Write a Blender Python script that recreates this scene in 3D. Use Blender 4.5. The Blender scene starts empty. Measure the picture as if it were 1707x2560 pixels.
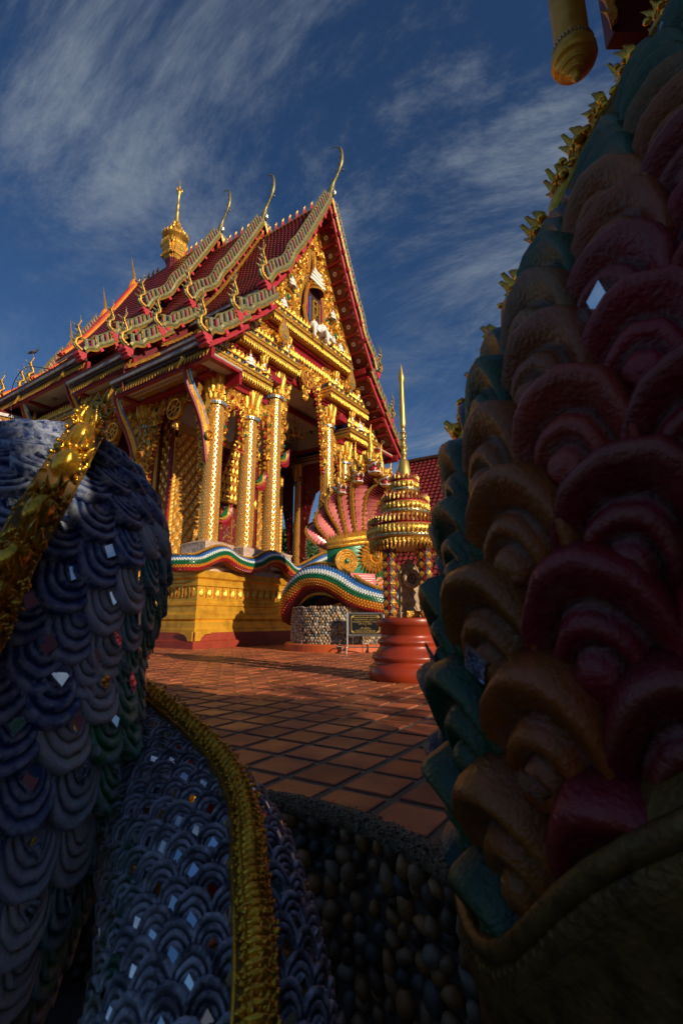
import bpy, math, random
from mathutils import Vector, Matrix
V = Vector
PI = math.pi
R = math.radians
rnd = random.Random(11)
C = bpy.context.scene.collection

# ------------------------------------------------------------------ helpers
class MB:
    """collects shapes; build() links them as ONE mesh object"""
    def __init__(s, *mats):
        s.mats = list(mats); s.vs = []; s.fs = []; s.mi = []; s.sm = []; s.cols = []; s.m = 0; s.smooth = False; s.col = (1, 1, 1); s.usecol = False
    def v(s, co):
        s.vs.append((co[0], co[1], co[2])); s.cols.append(s.col); return len(s.vs) - 1
    def f(s, *idx):
        s.fs.append(idx); s.mi.append(s.m); s.sm.append(s.smooth)
    def poly(s, pts):
        s.f(*[s.v(p) for p in pts])
    def box(s, c, d, M=None):
        hx, hy, hz = d[0] / 2, d[1] / 2, d[2] / 2
        ids = []
        for x, y, z in ((-1, -1, -1), (1, -1, -1), (1, 1, -1), (-1, 1, -1), (-1, -1, 1), (1, -1, 1), (1, 1, 1), (-1, 1, 1)):
            p = V((x * hx, y * hy, z * hz))
            p = (M @ p if M else p) + V(c) if not (M and len(M) == 4) else M @ (p + V(c))
            ids.append(s.v(p))
        for q in ((0, 3, 2, 1), (4, 5, 6, 7), (0, 1, 5, 4), (1, 2, 6, 5), (2, 3, 7, 6), (3, 0, 4, 7)):
            s.f(*[ids[k] for k in q])
    def span(s, lo, hi):
        s.box([(a + b) / 2 for a, b in zip(lo, hi)], [abs(b - a) for a, b in zip(lo, hi)])
    def grid(s, P, cu=False, cv=False, bands=None):
        n, m = len(P), len(P[0])
        I = [[s.v(p) for p in row] for row in P]
        for i in range(n if cu else n - 1):
            for j in range(m if cv else m - 1):
                if bands: s.m = bands[j]
                a, b = I[i][j], I[i][(j + 1) % m]
                c, d = I[(i + 1) % n][(j + 1) % m], I[(i + 1) % n][j]
                s.f(a, b, c, d)
        return I
    def tube(s, pts, rad, n=8, cap=True, sq=1.0):
        pts = [V(p) for p in pts]
        if not isinstance(rad, (list, tuple)): rad = [rad] * len(pts)
        fr = frames(pts)
        P = []
        for (c, t, d, b), r in zip(fr, rad):
            P.append([c + d * (r * math.cos(2 * PI * k / n)) + b * (r * sq * math.sin(2 * PI * k / n)) for k in range(n)])
        I = s.grid(P, cv=True)
        if cap:
            s.f(*I[0][::-1]); s.f(*I[-1])
    def lathe(s, prof, c=(0, 0, 0), n=24, M=None, bands=None, rot=0.):
        P = []
        for r, z in prof:
            row = []
            for k in range(n):
                a = 2 * PI * k / n + rot
                p = V((r * math.cos(a), r * math.sin(a), z))
                row.append((M @ p if M else p) + V(c))
            P.append(row)
        n_, m_ = len(P), n
        I = [[s.v(p) for p in row] for row in P]
        for i in range(n_ - 1):
            if bands: s.m = bands[i]
            for j in range(m_):
                s.f(I[i][j], I[i][(j + 1) % m_], I[i + 1][(j + 1) % m_], I[i + 1][j])
    def ball(s, c, r, n=10, m=7, M=None):
        r = (r, r, r) if not isinstance(r, (tuple, list)) else r
        P = []
        for i in range(m + 1):
            t = PI * i / m
            st = max(math.sin(t), .02)
            row = []
            for k in range(n):
                a = 2 * PI * k / n
                p = V((r[0] * st * math.cos(a), r[1] * st * math.sin(a), -r[2] * math.cos(t)))
                row.append((M @ p if M else p) + V(c))
            P.append(row)
        s.grid(P, cv=True)
    def prism(s, poly, M, t):
        """2-D outline in the frame M's x,y, thickness t along its z"""
        a = [s.v(M @ V((x, y, 0))) for x, y in poly]
        b = [s.v(M @ V((x, y, t))) for x, y in poly]
        n = len(poly)
        s.f(*a[::-1]); s.f(*b)
        for k in range(n):
            s.f(a[k], a[(k + 1) % n], b[(k + 1) % n], b[k])
    def flame(s, M, h, w, t, curl=0., two=False, n=6):
        prof = (.55, .9, 1., .82, .55, .25, .03)
        L, Rr, D, B = [], [], [], []
        for k in range(n + 1):
            u = k / n; p = prof[round(u * 6)]
            x = curl * h * (math.sin(u * PI * 1.25) * .5 + u * u * .3); y = h * u
            L.append(s.v(M @ V((x - w * p / 2, y, 0)))); Rr.append(s.v(M @ V((x + w * p / 2, y, 0))))
            D.append(s.v(M @ V((x, y, t * (.4 + .6 * p)))))
            if two: B.append(s.v(M @ V((x, y, -t * (.4 + .6 * p)))))
        for k in range(n):
            s.f(L[k], D[k], D[k + 1], L[k + 1]); s.f(D[k], Rr[k], Rr[k + 1], D[k + 1])
            if two:
                s.f(B[k], L[k], L[k + 1], B[k + 1]); s.f(Rr[k], B[k], B[k + 1], Rr[k + 1])
    def volute(s, M, r, t, turns=1.25, flip=1, n=10):
        pts = []; rads = []
        for k in range(n + 1):
            u = k / n; a = u * turns * 2 * PI; q = r * (1 - .8 * u)
            pts.append(M @ V((flip * q * math.cos(a), q * math.sin(a), t * (.4 + .7 * u)))); rads.append(t * (.75 - .25 * u))
        s.tube(pts, rads, 5)
    def build(s, name, parent=None, loc=None):
        me = bpy.data.meshes.new(name)
        me.from_pydata(s.vs, [], s.fs)
        for m in s.mats: me.materials.append(m)
        me.polygons.foreach_set('material_index', s.mi)
        me.polygons.foreach_set('use_smooth', s.sm)
        if s.usecol:
            at = me.attributes.new('Col', 'FLOAT_COLOR', 'POINT')
            at.data.foreach_set('color', [c for q in s.cols for c in (q[0], q[1], q[2], 1.)])
        me.update()
        o = bpy.data.objects.new(name, me); C.objects.link(o)
        if parent: o.parent = parent
        if loc: o.location = loc
        return o

def fr(o, x, y, z=None):
    """4x4 frame from origin and axes"""
    x = V(x).normalized(); y = V(y)
    z = V(z).normalized() if z is not None else x.cross(y).normalized()
    y = y.normalized()
    M = Matrix.Identity(4)
    for k in range(3):
        M[k][0], M[k][1], M[k][2], M[k][3] = x[k], y[k], z[k], o[k]
    return M

def frames(pts, d0=None):
    out = []; d = d0
    n = len(pts)
    for i in range(n):
        t = (pts[min(i + 1, n - 1)] - pts[max(i - 1, 0)])
        t = t.normalized() if t.length > 1e-9 else V((0, 0, 1))
        if d is None:
            d = V((0, 0, 1)) if abs(t.z) < .9 else V((1, 0, 0))
        d = (d - t * d.dot(t))
        d = d.normalized() if d.length > 1e-6 else t.orthogonal().normalized()
        out.append((pts[i], t, d, t.cross(d)))
    return out

def spline(P, n):
    """Catmull-Rom through tuples of any length"""
    P = [tuple(p) for p in P]; m = len(P) - 1; out = []
    for k in range(n + 1):
        u = k / n * m; i = min(int(u), m - 1); t = u - i
        p0, p1, p2, p3 = P[max(i - 1, 0)], P[i], P[i + 1], P[min(i + 2, m)]
        out.append(tuple(.5 * (2 * b + (c - a) * t + (2 * a - 5 * b + 4 * c - d) * t * t + (3 * b - a - 3 * c + d) * t ** 3) for a, b, c, d in zip(p0, p1, p2, p3)))
    return out

def empty(name, label, cat, loc=(0, 0, 0), rz=0., group=None):
    o = bpy.data.objects.new(name, None); C.objects.link(o)
    o.location = loc; o.rotation_euler = (0, 0, rz); o.empty_display_size = .2
    return tag(o, label, cat, group)
def tag(o, label=None, cat=None, group=None, kind=None):
    for k, v in (('label', label), ('category', cat), ('group', group), ('kind', kind)):
        if v: o[k] = v
    return o

# ------------------------------------------------------------------ materials
def pm(name, col, rough=.5, metal=0., col2=None, vs=6., bump=0., bs=40., coat=0., attr=False, spec=None, dist=.01):
    m = bpy.data.materials.new(name); m.use_nodes = True
    N = m.node_tree.nodes; L = m.node_tree.links; b = N['Principled BSDF']
    tc = N.new('ShaderNodeTexCoord')
    nz = N.new('ShaderNodeTexNoise'); nz.inputs['Scale'].default_value = vs; nz.inputs['Detail'].default_value = 6
    nz.inputs['Roughness'].default_value = .65
    L.new(tc.outputs['Object'], nz.inputs['Vector'])
    mx = N.new('ShaderNodeMix'); mx.data_type = 'RGBA'
    c2 = col2 or tuple(c * .72 for c in col)
    mx.inputs[7].default_value = (*c2, 1)
    if attr:
        a = N.new('ShaderNodeAttribute'); a.attribute_name = 'Col'; L.new(a.outputs['Color'], mx.inputs[6])
    else:
        mx.inputs[6].default_value = (*col, 1)
    rp = N.new('ShaderNodeMapRange'); rp.inputs[1].default_value = .42; rp.inputs[2].default_value = .68
    L.new(nz.outputs['Fac'], rp.inputs[0]); L.new(rp.outputs[0], mx.inputs[0])
    L.new(mx.outputs[2], b.inputs['Base Color'])
    b.inputs['Roughness'].default_value = rough; b.inputs['Metallic'].default_value = metal
    if coat: b.inputs['Coat Weight'].default_value = coat; b.inputs['Coat Roughness'].default_value = .15
    if spec is not None: b.inputs['Specular IOR Level'].default_value = spec
    if bump:
        n2 = N.new('ShaderNodeTexNoise'); n2.inputs['Scale'].default_value = bs; n2.inputs['Detail'].default_value = 4
        L.new(tc.outputs['Object'], n2.inputs['Vector'])
        bp = N.new('ShaderNodeBump'); bp.inputs['Strength'].default_value = bump; bp.inputs['Distance'].default_value = dist
        L.new(n2.outputs['Fac'], bp.inputs['Height']); L.new(bp.outputs['Normal'], b.inputs['Normal'])
    return m

gold = pm('gilded_plaster', (.86, .47, .07), .34, .72, (.62, .28, .035), 9, .5, 30, dist=.03)
gold_dark = pm('aged_gilding', (.62, .33, .05), .42, .6, (.3, .13, .02), 12, .7, 26, dist=.03)
gold_paint = pm('gold_paint', (.84, .44, .04), .36, .45, (.5, .24, .02), 2.2, .25, 7, dist=.02)
gold_near = pm('gold_leaf_near', (.85, .5, .05), .24, .8, (.6, .27, .025), 16, .5, 60, dist=.004)
gold_edge = pm('worn_ochre_rim', (.32, .2, .06), .5, .35, (.16, .09, .04), 30, .4, 90, dist=.003)
red = pm('red_lacquer', (.3, .01, .018), .4, 0, (.2, .006, .011), 3, .1, 10)
red_soft = pm('coral_red_paint', (.48, .035, .05), .5, 0, (.36, .025, .03), 5)
maroon = pm('maroon_wood', (.16, .012, .016), .45, 0, (.09, .008, .01), 3)
tile_red = pm('glazed_maroon_tile', (.21, .024, .026), .33, 0, (.1, .02, .018), 1.1, .2, 9, spec=.6)
orange_t = pm('orange_tile', (.75, .26, .03), .4, 0, (.55, .15, .02), 3)
scarlet = pm('scarlet_tile', (.65, .06, .03), .4, 0, (.45, .04, .02), 3)
mosaic = pm('green_gold_mosaic', (.3, .25, .1), .36, .45, (.12, .13, .065), 9, .6, 24, dist=.03)
silver = pm('mirror_mosaic', (.62, .58, .4), .22, .7, (.4, .36, .2), 14, .5, 22, dist=.02)
lattice = pm('silver_lattice', (.96, .66, .24), .2, .8, (.84, .47, .12), 5, .3, 20, dist=.02)
blush = pm('rose_gold_ground', (.74, .37, .09), .36, .4, (.55, .24, .05), 6, .3, 25)
navy = pm('navy_glass', (.012, .03, .09), .2, .2, (.02, .07, .12), 10)
green = pm('green_glass', (.01, .17, .06), .3, .1, (.01, .09, .04), 14, .3, 30)
blue = pm('blue_enamel', (.03, .17, .5), .35, 0, (.02, .1, .32), 8)
white_e = pm('white_enamel', (.72, .74, .72), .4, 0, (.5, .55, .55), 10)
orange_e = pm('amber_enamel', (.75, .3, .03), .38, .15, (.55, .18, .02), 8)
red_e = pm('crimson_enamel', (.45, .02, .025), .38, 0, (.3, .01, .02), 8)
black_e = pm('black_enamel', (.015, .017, .022), .35, 0, (.03, .035, .05), 10)
pink = pm('pink_enamel', (.88, .28, .26), .22, .1, (.74, .18, .17), 3, .2, 14)
white = pm('white_stucco', (.78, .77, .74), .6, 0, (.66, .64, .6), 3, .1, 20)
cream = pm('cream_ceiling', (.56, .46, .36), .7, 0, (.48, .38, .29), 1.5)
grey = pm('grey_gutter', (.32, .3, .3), .5, .2, (.2, .19, .19), 4)
darkw = pm('dark_timber', (.06, .018, .014), .5, 0, (.03, .01, .01), 4)
terra = pm('terracotta_glaze', (.31, .035, .008), .4, 0, (.22, .025, .006), 2.5, .12, 8, coat=.1)
brick = pm('brick_red_paint', (.3, .04, .018), .5, 0, (.22, .028, .012), 2.5, .1, 10)
terra_o = pm('orange_kerb_paint', (.52, .095, .016), .45, 0, (.5, .1, .03), 4)
steel = pm('stainless_steel', (.5, .47, .42), .3, .9, (.38, .35, .3), 12)
black = pm('black_panel', (.012, .012, .013), .3, 0)
gold_text = pm('gold_lettering', (.75, .5, .14), .4, .5)
wrapm = pm('plastic_wrap', (.48, .33, .25), .22, 0, (.62, .5, .42), 7, .8, 9, dist=.05)
shrine_gold = pm('shrine_gold', (.72, .42, .08), .36, .75, (.5, .25, .04), 8, .5, 40, dist=.02)
spire_gold = pm('satin_spire_gold', (.74, .5, .13), .4, .8, (.62, .4, .09), 4, .15, 30)
stone_d = pm('weathered_sandstone', (.42, .29, .16), .7, 0, (.25, .16, .08), 9, .5, 30)
tarnish = pm('tarnished_gilding', (.17, .095, .02), .5, .3, (.06, .03, .008), 26, .7, 70, dist=.006)
bark = pm('bark', (.1, .07, .05), .9, 0, (.05, .035, .025), 12, .6, 20)
leafm = pm('leaf_green', (.05, .085, .022), .55, 0, (.03, .06, .015), 2)
mirror = bpy.data.materials.new('cut_mirror'); mirror.use_nodes = True
_b = mirror.node_tree.nodes['Principled BSDF']; _b.inputs['Metallic'].default_value = 1; _b.inputs['Roughness'].default_value = .03; _b.inputs['Base Color'].default_value = (.85, .87, .88, 1)

def painted(name, wear, rough, wearcol, bumpd=.004, pt=1.0):
    """brush-painted cement: vertex colour is the paint, worn to wearcol on edges and in dry-brush noise"""
    m = pm(name, (1, 1, 1), rough, 0, wearcol, 38, .9, 120, attr=True, dist=bumpd)
    N = m.node_tree.nodes; L = m.node_tree.links
    mix = next(n for n in N if n.type == 'MIX'); mr = next(n for n in N if n.type == 'MAP_RANGE')
    g = N.new('ShaderNodeNewGeometry')
    pr = N.new('ShaderNodeMapRange'); pr.inputs[1].default_value = .48; pr.inputs[2].default_value = .55
    L.new(g.outputs['Pointiness'], pr.inputs[0])
    mu = N.new('ShaderNodeMath'); mu.operation = 'MULTIPLY'
    ad = N.new('ShaderNodeMath'); ad.operation = 'MULTIPLY_ADD'; ad.inputs[1].default_value = pt; ad.inputs[2].default_value = .1
    L.new(pr.outputs[0], ad.inputs[0]); L.new(ad.outputs[0], mu.inputs[1]); L.new(mr.outputs[0], mu.inputs[0])
    m2 = N.new('ShaderNodeMath'); m2.operation = 'MULTIPLY'; m2.inputs[1].default_value = wear; m2.use_clamp = True
    L.new(mu.outputs[0], m2.inputs[0]); L.new(m2.outputs[0], mix.inputs[0])
    return m
scale_paint = painted('brushed_scale_paint', 1.0, .5, (.5, .56, .7))
scale_gloss = painted('glossy_scale_paint', .6, .36, (.3, .17, .14))

# ------------------------------------------------------------------ camera
FPX = 1223.; PITCH = R(12.58); EYE = .9
cam = bpy.data.cameras.new('camera'); co = bpy.data.objects.new('camera', cam); C.objects.link(co)
cam.sensor_fit = 'HORIZONTAL'; cam.sensor_width = 24; cam.lens = 24 * FPX / 1707
cam.clip_start = .02; cam.clip_end = 4000
co.location = (0, 0, EYE); co.rotation_euler = (PI / 2 + PITCH, 0, 0)
cam.dof.use_dof = True; cam.dof.focus_distance = 14; cam.dof.aperture_fstop = 6.3
bpy.context.scene.camera = co
def at(px, py, D):
    """point seen at a pixel of the 1707 x 2560 photograph, D metres ahead"""
    u, v = px - 853.5, 1280 - py
    y = FPX * math.cos(PITCH) - v * math.sin(PITCH); z = FPX * math.sin(PITCH) + v * math.cos(PITCH)
    return V((u * D / y, D, EYE + z * D / y))

# ------------------------------------------------------------------ light and sky
SUN_EL, SUN_AZ = 21., 135.        # azimuth clockwise from +Y: over the right shoulder
sd = V((math.sin(R(SUN_AZ)) * math.cos(R(SUN_EL)), math.cos(R(SUN_AZ)) * math.cos(R(SUN_EL)), math.sin(R(SUN_EL))))
sl = bpy.data.lights.new('sun', 'SUN'); sl.energy = 5.; sl.angle = R(.5); sl.color = (1., .84, .62)
so = bpy.data.objects.new('sun', sl); C.objects.link(so); so.rotation_euler = sd.to_track_quat('Z', 'Y').to_euler()
w = bpy.data.worlds.new('World'); bpy.context.scene.world = w; w.use_nodes = True
N = w.node_tree.nodes; L = w.node_tree.links; bg = N['Background']
sky = N.new('ShaderNodeTexSky'); sky.sky_type = 'NISHITA'; sky.sun_disc = False
sky.sun_elevation = R(SUN_EL); sky.sun_rotation = R(SUN_AZ); sky.air_density = 1.; sky.dust_density = .1; sky.ozone_density = 4.
tc = N.new('ShaderNodeTexCoord'); sx = N.new('ShaderNodeSeparateXYZ'); L.new(tc.outputs['Generated'], sx.inputs[0])
ad = N.new('ShaderNodeMath'); ad.operation = 'ADD'; ad.inputs[1].default_value = .25; L.new(sx.outputs['Z'], ad.inputs[0])
ma = N.new('ShaderNodeMath'); ma.operation = 'MAXIMUM'; ma.inputs[1].default_value = .08; L.new(ad.outputs[0], ma.inputs[0])
cb = N.new('ShaderNodeCombineXYZ')
for k, o in ((0, 'X'), (1, 'Y')):
    d = N.new('ShaderNodeMath'); d.operation = 'DIVIDE'; L.new(sx.outputs[o], d.inputs[0]); L.new(ma.outputs[0], d.inputs[1]); L.new(d.outputs[0], cb.inputs[k])
mp = N.new('ShaderNodeMapping'); mp.vector_type = 'TEXTURE'; mp.inputs['Rotation'].default_value = (0, 0, R(142)); mp.inputs['Scale'].default_value = (1.3, .6, 1); mp.inputs['Location'].default_value = (7.7, 2.9, 0)
L.new(cb.outputs[0], mp.inputs[0])
n1 = N.new('ShaderNodeTexNoise'); n1.inputs['Scale'].default_value = 1.5; n1.inputs['Detail'].default_value = 12; n1.inputs['Roughness'].default_value = .72; n1.inputs['Distortion'].default_value = .55
L.new(mp.outputs[0], n1.inputs['Vector'])
n2 = N.new('ShaderNodeTexNoise'); n2.inputs['Scale'].default_value = .9; n2.inputs['Detail'].default_value = 3; o2=N.new('ShaderNodeVectorMath');o2.inputs[1].default_value=(10.010000,5.800000,0);L.new(cb.outputs[0],o2.inputs[0]);L.new(o2.outputs[0],n2.inputs['Vector'])
r1 = N.new('ShaderNodeMapRange'); r1.interpolation_type = 'SMOOTHSTEP'; r1.inputs[1].default_value = .41; r1.inputs[2].default_value = .76; L.new(n1.outputs['Fac'], r1.inputs[0])
r2 = N.new('ShaderNodeMapRange'); r2.interpolation_type = 'SMOOTHSTEP'; r2.inputs[1].default_value = .28; r2.inputs[2].default_value = .58; L.new(n2.outputs['Fac'], r2.inputs[0])
mu = N.new('ShaderNodeMath'); mu.operation = 'MULTIPLY'; L.new(r1.outputs[0], mu.inputs[0]); L.new(r2.outputs[0], mu.inputs[1])
mg = N.new('ShaderNodeMath'); mg.operation = 'MULTIPLY'; mg.inputs[1].default_value = .92; L.new(mu.outputs[0], mg.inputs[0])
mx = N.new('ShaderNodeMix'); mx.data_type = 'RGBA'; L.new(mg.outputs[0], mx.inputs[0]); mx.inputs[7].default_value = (4.2, 4.9, 5.7, 1)
tint = N.new('ShaderNodeMix'); tint.data_type = 'RGBA'; tint.blend_type = 'MULTIPLY'; tint.inputs[0].default_value = 1; tint.inputs[7].default_value = (.63, .83, 1.04, 1)
L.new(sky.outputs[0], tint.inputs[6]); L.new(tint.outputs[2], mx.inputs[6]); L.new(mx.outputs[2], bg.inputs['Color']); bg.inputs['Strength'].default_value = .066
sc = bpy.context.scene
sc.view_settings.view_transform = 'Standard'; sc.view_settings.look = 'None'; sc.view_settings.exposure = 0; sc.view_settings.gamma = 1
sc.cycles.use_denoising = True; sc.cycles.max_bounces = 6; sc.cycles.sample_clamp_indirect = 4
# ------------------------------------------------------------------ temple (local frame: x along the front, y to the rear)
TH = R(55.9)
temple = empty('temple', 'ornate golden temple with steep maroon tiled roofs and mirror mosaic columns', 'temple', (-4.812, 16.458, 0), TH)
TM = Matrix.Translation((-4.812, 16.458, 0)) @ Matrix.Rotation(TH, 4, 'Z')
XC = 6.15
X_, Y_, Z_ = V((1, 0, 0)), V((0, 1, 0)), V((0, 0, 1))
BACK = 25.

# plinth -----------------------------------------------------------
def ring_profile(mb, prof, x0, x1, y0, y1):
    """moulding profile (outset, z) swept round a rectangle"""
    P = [[(x0 - o, y0 - o, z), (x1 + o, y0 - o, z), (x1 + o, y1 + o, z), (x0 - o, y1 + o, z)] for o, z in prof]
    mb.grid(P, cv=True)
pl = MB(gold_paint)
ring_profile(pl, [(.0, .52), (.0, .62), (-.05, .66), (-.05, .86), (-.1, .92), (-.03, .98), (-.03, 1.1), (-.09, 1.16), (-.13, 1.2), (-.13, 1.4), (-.09, 1.44), (-.09, 1.52), (-.14, 1.56), (-.14, 1.66),
                  (-.16, 1.67), (-.16, 2.07), (-.1, 2.08), (-.1, 2.16), (-.13, 2.2), (-.13, 2.3), (-.02, 2.36), (-.02, 2.44), (-.05, 2.46), (-.05, 2.6), (-.4, 2.62)], 0, 12.3, 0, BACK)
plinth = pl.build('plinth', temple)
b = MB(brick)
ring_profile(b, [(.12, 0), (.12, .24), (.05, .27), (.04, .52), (-.2, .54)], 0, 12.3, 0, BACK)
b.build('red_base_course', plinth)
b = MB(gold_paint)      # corner foot and wave cut over the red course
for sx in (0, 1):
    M = fr((0, -.085, .26), X_, Z_, -Y_) if sx == 0 else fr((-.085, 0, .26), Y_, Z_, -X_)
    pts = [(-.05, 0), (.16, 0), (.2, .1), (.34, .2), (.6, .24), (.6, .3), (-.05, .3)]
    b.prism(pts, M, .04)
b.build('corner_foot', plinth)
b = MB(gold, gold_dark)
def frieze(mb, o, u, L, out, z0, z1, pitch):
    n = int(L / pitch)
    for k in range(n):
        c = V(o) + u * ((k + .5) * L / n)
        mb.m = 0
        M = fr(c + out * .0 + V((0, 0, z0 + .03)), u, Z_, out)
        mb.flame(M, (z1 - z0) * .85, pitch * .55, .06)
        mb.m = 1
        e = c + u * (L / n / 2)
        mb.box(e + out * .02 + V((0, 0, (z0 + z1) / 2)), (.05 if abs(u.x) > .5 else .06, .06 if abs(u.x) > .5 else .05, z1 - z0))
frieze(b, (.16, .16, 0), X_, 12., -Y_, 1.69, 2.06, .36)
frieze(b, (.16, .16, 0), Y_, 14., -X_, 1.69, 2.06, .36)
b.build('carved_frieze', plinth)
b = MB(wrapm, cream)
ring_profile(b, [(0, 2.6), (0, 2.78), (-.1, 2.8), (-.1, 2.95), (-6, 2.96)], .3, 12.0, .25, BACK)
b.build('porch_floor', temple)

# columns ----------------------------------------------------------
def column_mesh(z0, z1, r0, r1, nu=15, dh=.22):
    mb = MB(blush, gold, lattice)
    n = max(4, int((z1 - z0) / dh)); h = (z1 - z0) / n
    rad = lambda z: r0 + (r1 - r0) * (z - z0) / (z1 - z0)
    def P(a, z, o=0.):
        r = rad(z) + o
        return (r * math.cos(a), r * math.sin(a), z)
    da = 2 * PI / nu
    for i in range(-1, 2 * n):
        for j in range(nu):
            a = (j + (.5 if i % 2 else 0)) * da; z = z0 + (i + 1) * h / 2
            cl = lambda q: min(max(q, z0), z1)
            out = [(a, cl(z + h / 2)), (a - da / 2, cl(z)), (a, cl(z - h / 2)), (a + da / 2, cl(z))]
            k = .78
            O = [mb.v(P(*q, .004)) for q in out]
            I = [mb.v(P(a + (q[0] - a) * k, z + (q[1] - z) * k, .004)) for q in out]
            J = [mb.v(P(a + (q[0] - a) * .56, z + (q[1] - z) * .56, -.014)) for q in out]
            c = mb.v(P(a, cl(z), .03))
            for q in range(4):
                p = (q + 1) % 4
                mb.m = 2; mb.f(O[q], O[p], I[p], I[q])
                mb.m = 0; mb.f(I[q], I[p], J[p], J[q])
                mb.m = 1; mb.f(J[q], J[p], c)
    return mb
def capital_mesh(z0, z1, r):
    mb = MB(gold); H = z1 - z0
    mb.smooth = True
    mb.lathe([(r + .02, z0), (r + .09, z0 + .05 * H), (r + .09, z0 + .1 * H), (r + .03, z0 + .16 * H), (r + .04, z0 + .3 * H), (r + .02, z0 + .33 * H), (r + .06, z0 + .4 * H), (r + .13, z0 + .82 * H), (r + .16, z0 + .95 * H), (r + .08, z1), (0, z1)], n=24)
    mb.smooth = False
    for k in range(14):
        a = 2 * PI * k / 14; o = V((math.cos(a), math.sin(a), 0)); t = V((-math.sin(a), math.cos(a), 0))
        up = (Z_ + o * .16).normalized()
        mb.flame(fr(o * (r + .05) + Z_ * (z0 + .36 * H), t, up, o), .62 * H, .15, .06)
        a += PI / 14; o = V((math.cos(a), math.sin(a), 0)); t = V((-math.sin(a), math.cos(a), 0))
        mb.flame(fr(o * (r + .035) + Z_ * (z0 + .16 * H), t, (Z_ + o * .08).normalized(), o), .3 * H, .14, .06)
    return mb
def make_column(x, y, z0, z1, r=.34, kids=True):
    ch = 1.28
    col = column_mesh(z0, z1 - ch, r, r * .9).build('column', temple, (x, y, 0))
    cp = capital_mesh(z1 - ch, z1, r * .9).build('capital', col)
    nk = MB(silver, blue); nk.lathe([(r * .9 + .05, z1 - ch - .02), (r * .9 + .1, z1 - ch - .0), (r * .9 + .1, z1 - ch + .1), (r * .9 + .05, z1 - ch + .12)], n=24)
    for k in range(24):
        nk.m = 1; a = 2 * PI * k / 24; nk.box((math.cos(a) * (r * .9 + .1), math.sin(a) * (r * .9 + .1), z1 - ch + .05), (.03, .03, .09))
    nk.build('neck_ring', col)
    bs = MB(wrapm); s = r + .3
    def sq(o): return [(-s + o, -s + o), (s - o, -s + o), (s - o, s - o), (-s + o, s - o)]
    P = [[(a * rnd.uniform(.97, 1.03), b_ * rnd.uniform(.97, 1.03), z) for a, b_ in sq(o)] for o, z in ((-.02, z0 - .62), (0, z0 - .2), (.0, z0 - .05), (-.04, z0 + .08), (.1, z0 + .12), (.26, z0 + .2))]
    bs.grid(P, cv=True); bs.f(*[bs.v(q) for q in P[-1]])
    bs.build('wrapped_base', col)
    return col
def dup_part(o, loc):
    c = o.copy(); C.objects.link(c); c.location = loc
    for k in list(o.children):
        d = k.copy(); C.objects.link(d); d.parent = c
    return c
YC = .6
outer = make_column(.85, YC, 3.5, 10.25)
for x in (2.65, 9.65, 11.45): dup_part(outer, (x, YC, 0))
inner = make_column(4.15, YC, 3.5, 11.8)
dup_part(inner, (8.15, YC, 0))
for y in (5.0, 9.4, 13.8, 18.2, 22.6):
    for x in (.85, 11.45): dup_part(outer, (x, y, 0))

# cornices ---------------------------------------------------------
def cornice(mb, a, b_, out, z, drop=True):
    """mats: 0 gold 1 navy 2 silver 3 red 4 gold_dark"""
    a, b_ = V(a), V(b_); u = (b_ - a).normalized(); L = (b_ - a).length; c = (a + b_) / 2
    def bar(z0, z1, d, m):
        mb.m = m
        s = (L, d + .6, z1 - z0) if abs(u.x) > .5 else (d + .6, L, z1 - z0)
        mb.box(c + out * (d / 2 - .3) + V((0, 0, (z0 + z1) / 2)), s)
    bar(z - .36, z - .22, .06, 3); bar(z - .22, z - .1, .3, 4); bar(z - .1, z + .02, .46, 0)
    bar(z + .02, z + .07, .4, 1); bar(z + .07, z + .19, .5, 0); bar(z + .19, z + .25, .42, 1); bar(z + .25, z + .32, .48, 0); bar(z + .32, z + .56, .34, 1); bar(z + .56, z + .62, .4, 0)
    n = int(L / .13)
    for k in range(n):
        p = a + u * ((k + .5) * L / n)
        mb.m = 0
        mb.flame(fr(p + out * .47 + V((0, 0, z - .06)), u, -Z_, out), .24, .1, .035, two=True, n=3)
        if k % 2 == 0:
            mb.ball(p + out * .5 + V((0, 0, z + .13)), (.06, .06, .05), 5, 4)
            mb.m = 2; mb.box(p + out * .43 + V((0, 0, z + .22)), (.06, .06, .04))
        if k % 3 == 0:
            mb.m = 4 if k % 2 else 0
            mb.flame(fr(p + out * .35 + V((0, 0, z + .32)), u, Z_, out), .26, .24, .07, n=4)
            mb.m = 2; mb.box(p + u * .19 + out * .36 + V((0, 0, z + .46)), (.05, .05, .09))
    n = int(L / .21)
    for k in range(n):
        p = a + u * ((k + .5) * L / n); mb.m = 0
        mb.flame(fr(p + out * .3 + V((0, 0, z + .6)), u, (Z_ + out * .12).normalized(), out), .36, .2, .07, .12, n=5)
cm = (gold, navy, silver, red, gold_dark)
for (x0, x1, z) in ((-.35, 3.15, 10.5), (9.15, 12.65, 10.5), (1.35, 4.95, 12.05), (7.35, 10.95, 12.05), (3.0, 9.3, 14.0)):
    b = MB(*cm); yy = {10.5: .3, 12.05: .26, 14.0: .2}[z]
    cornice(b, (x0, yy, 0), (x1, yy, 0), -Y_, z)
    b.build('cornice', temple)
for s, x in ((-1, .35), (1, 11.95)):
    b = MB(*cm); cornice(b, (x, .34, 0), (x, 24, 0), X_ * s, 10.35); b.build('side_entablature', temple)

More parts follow.
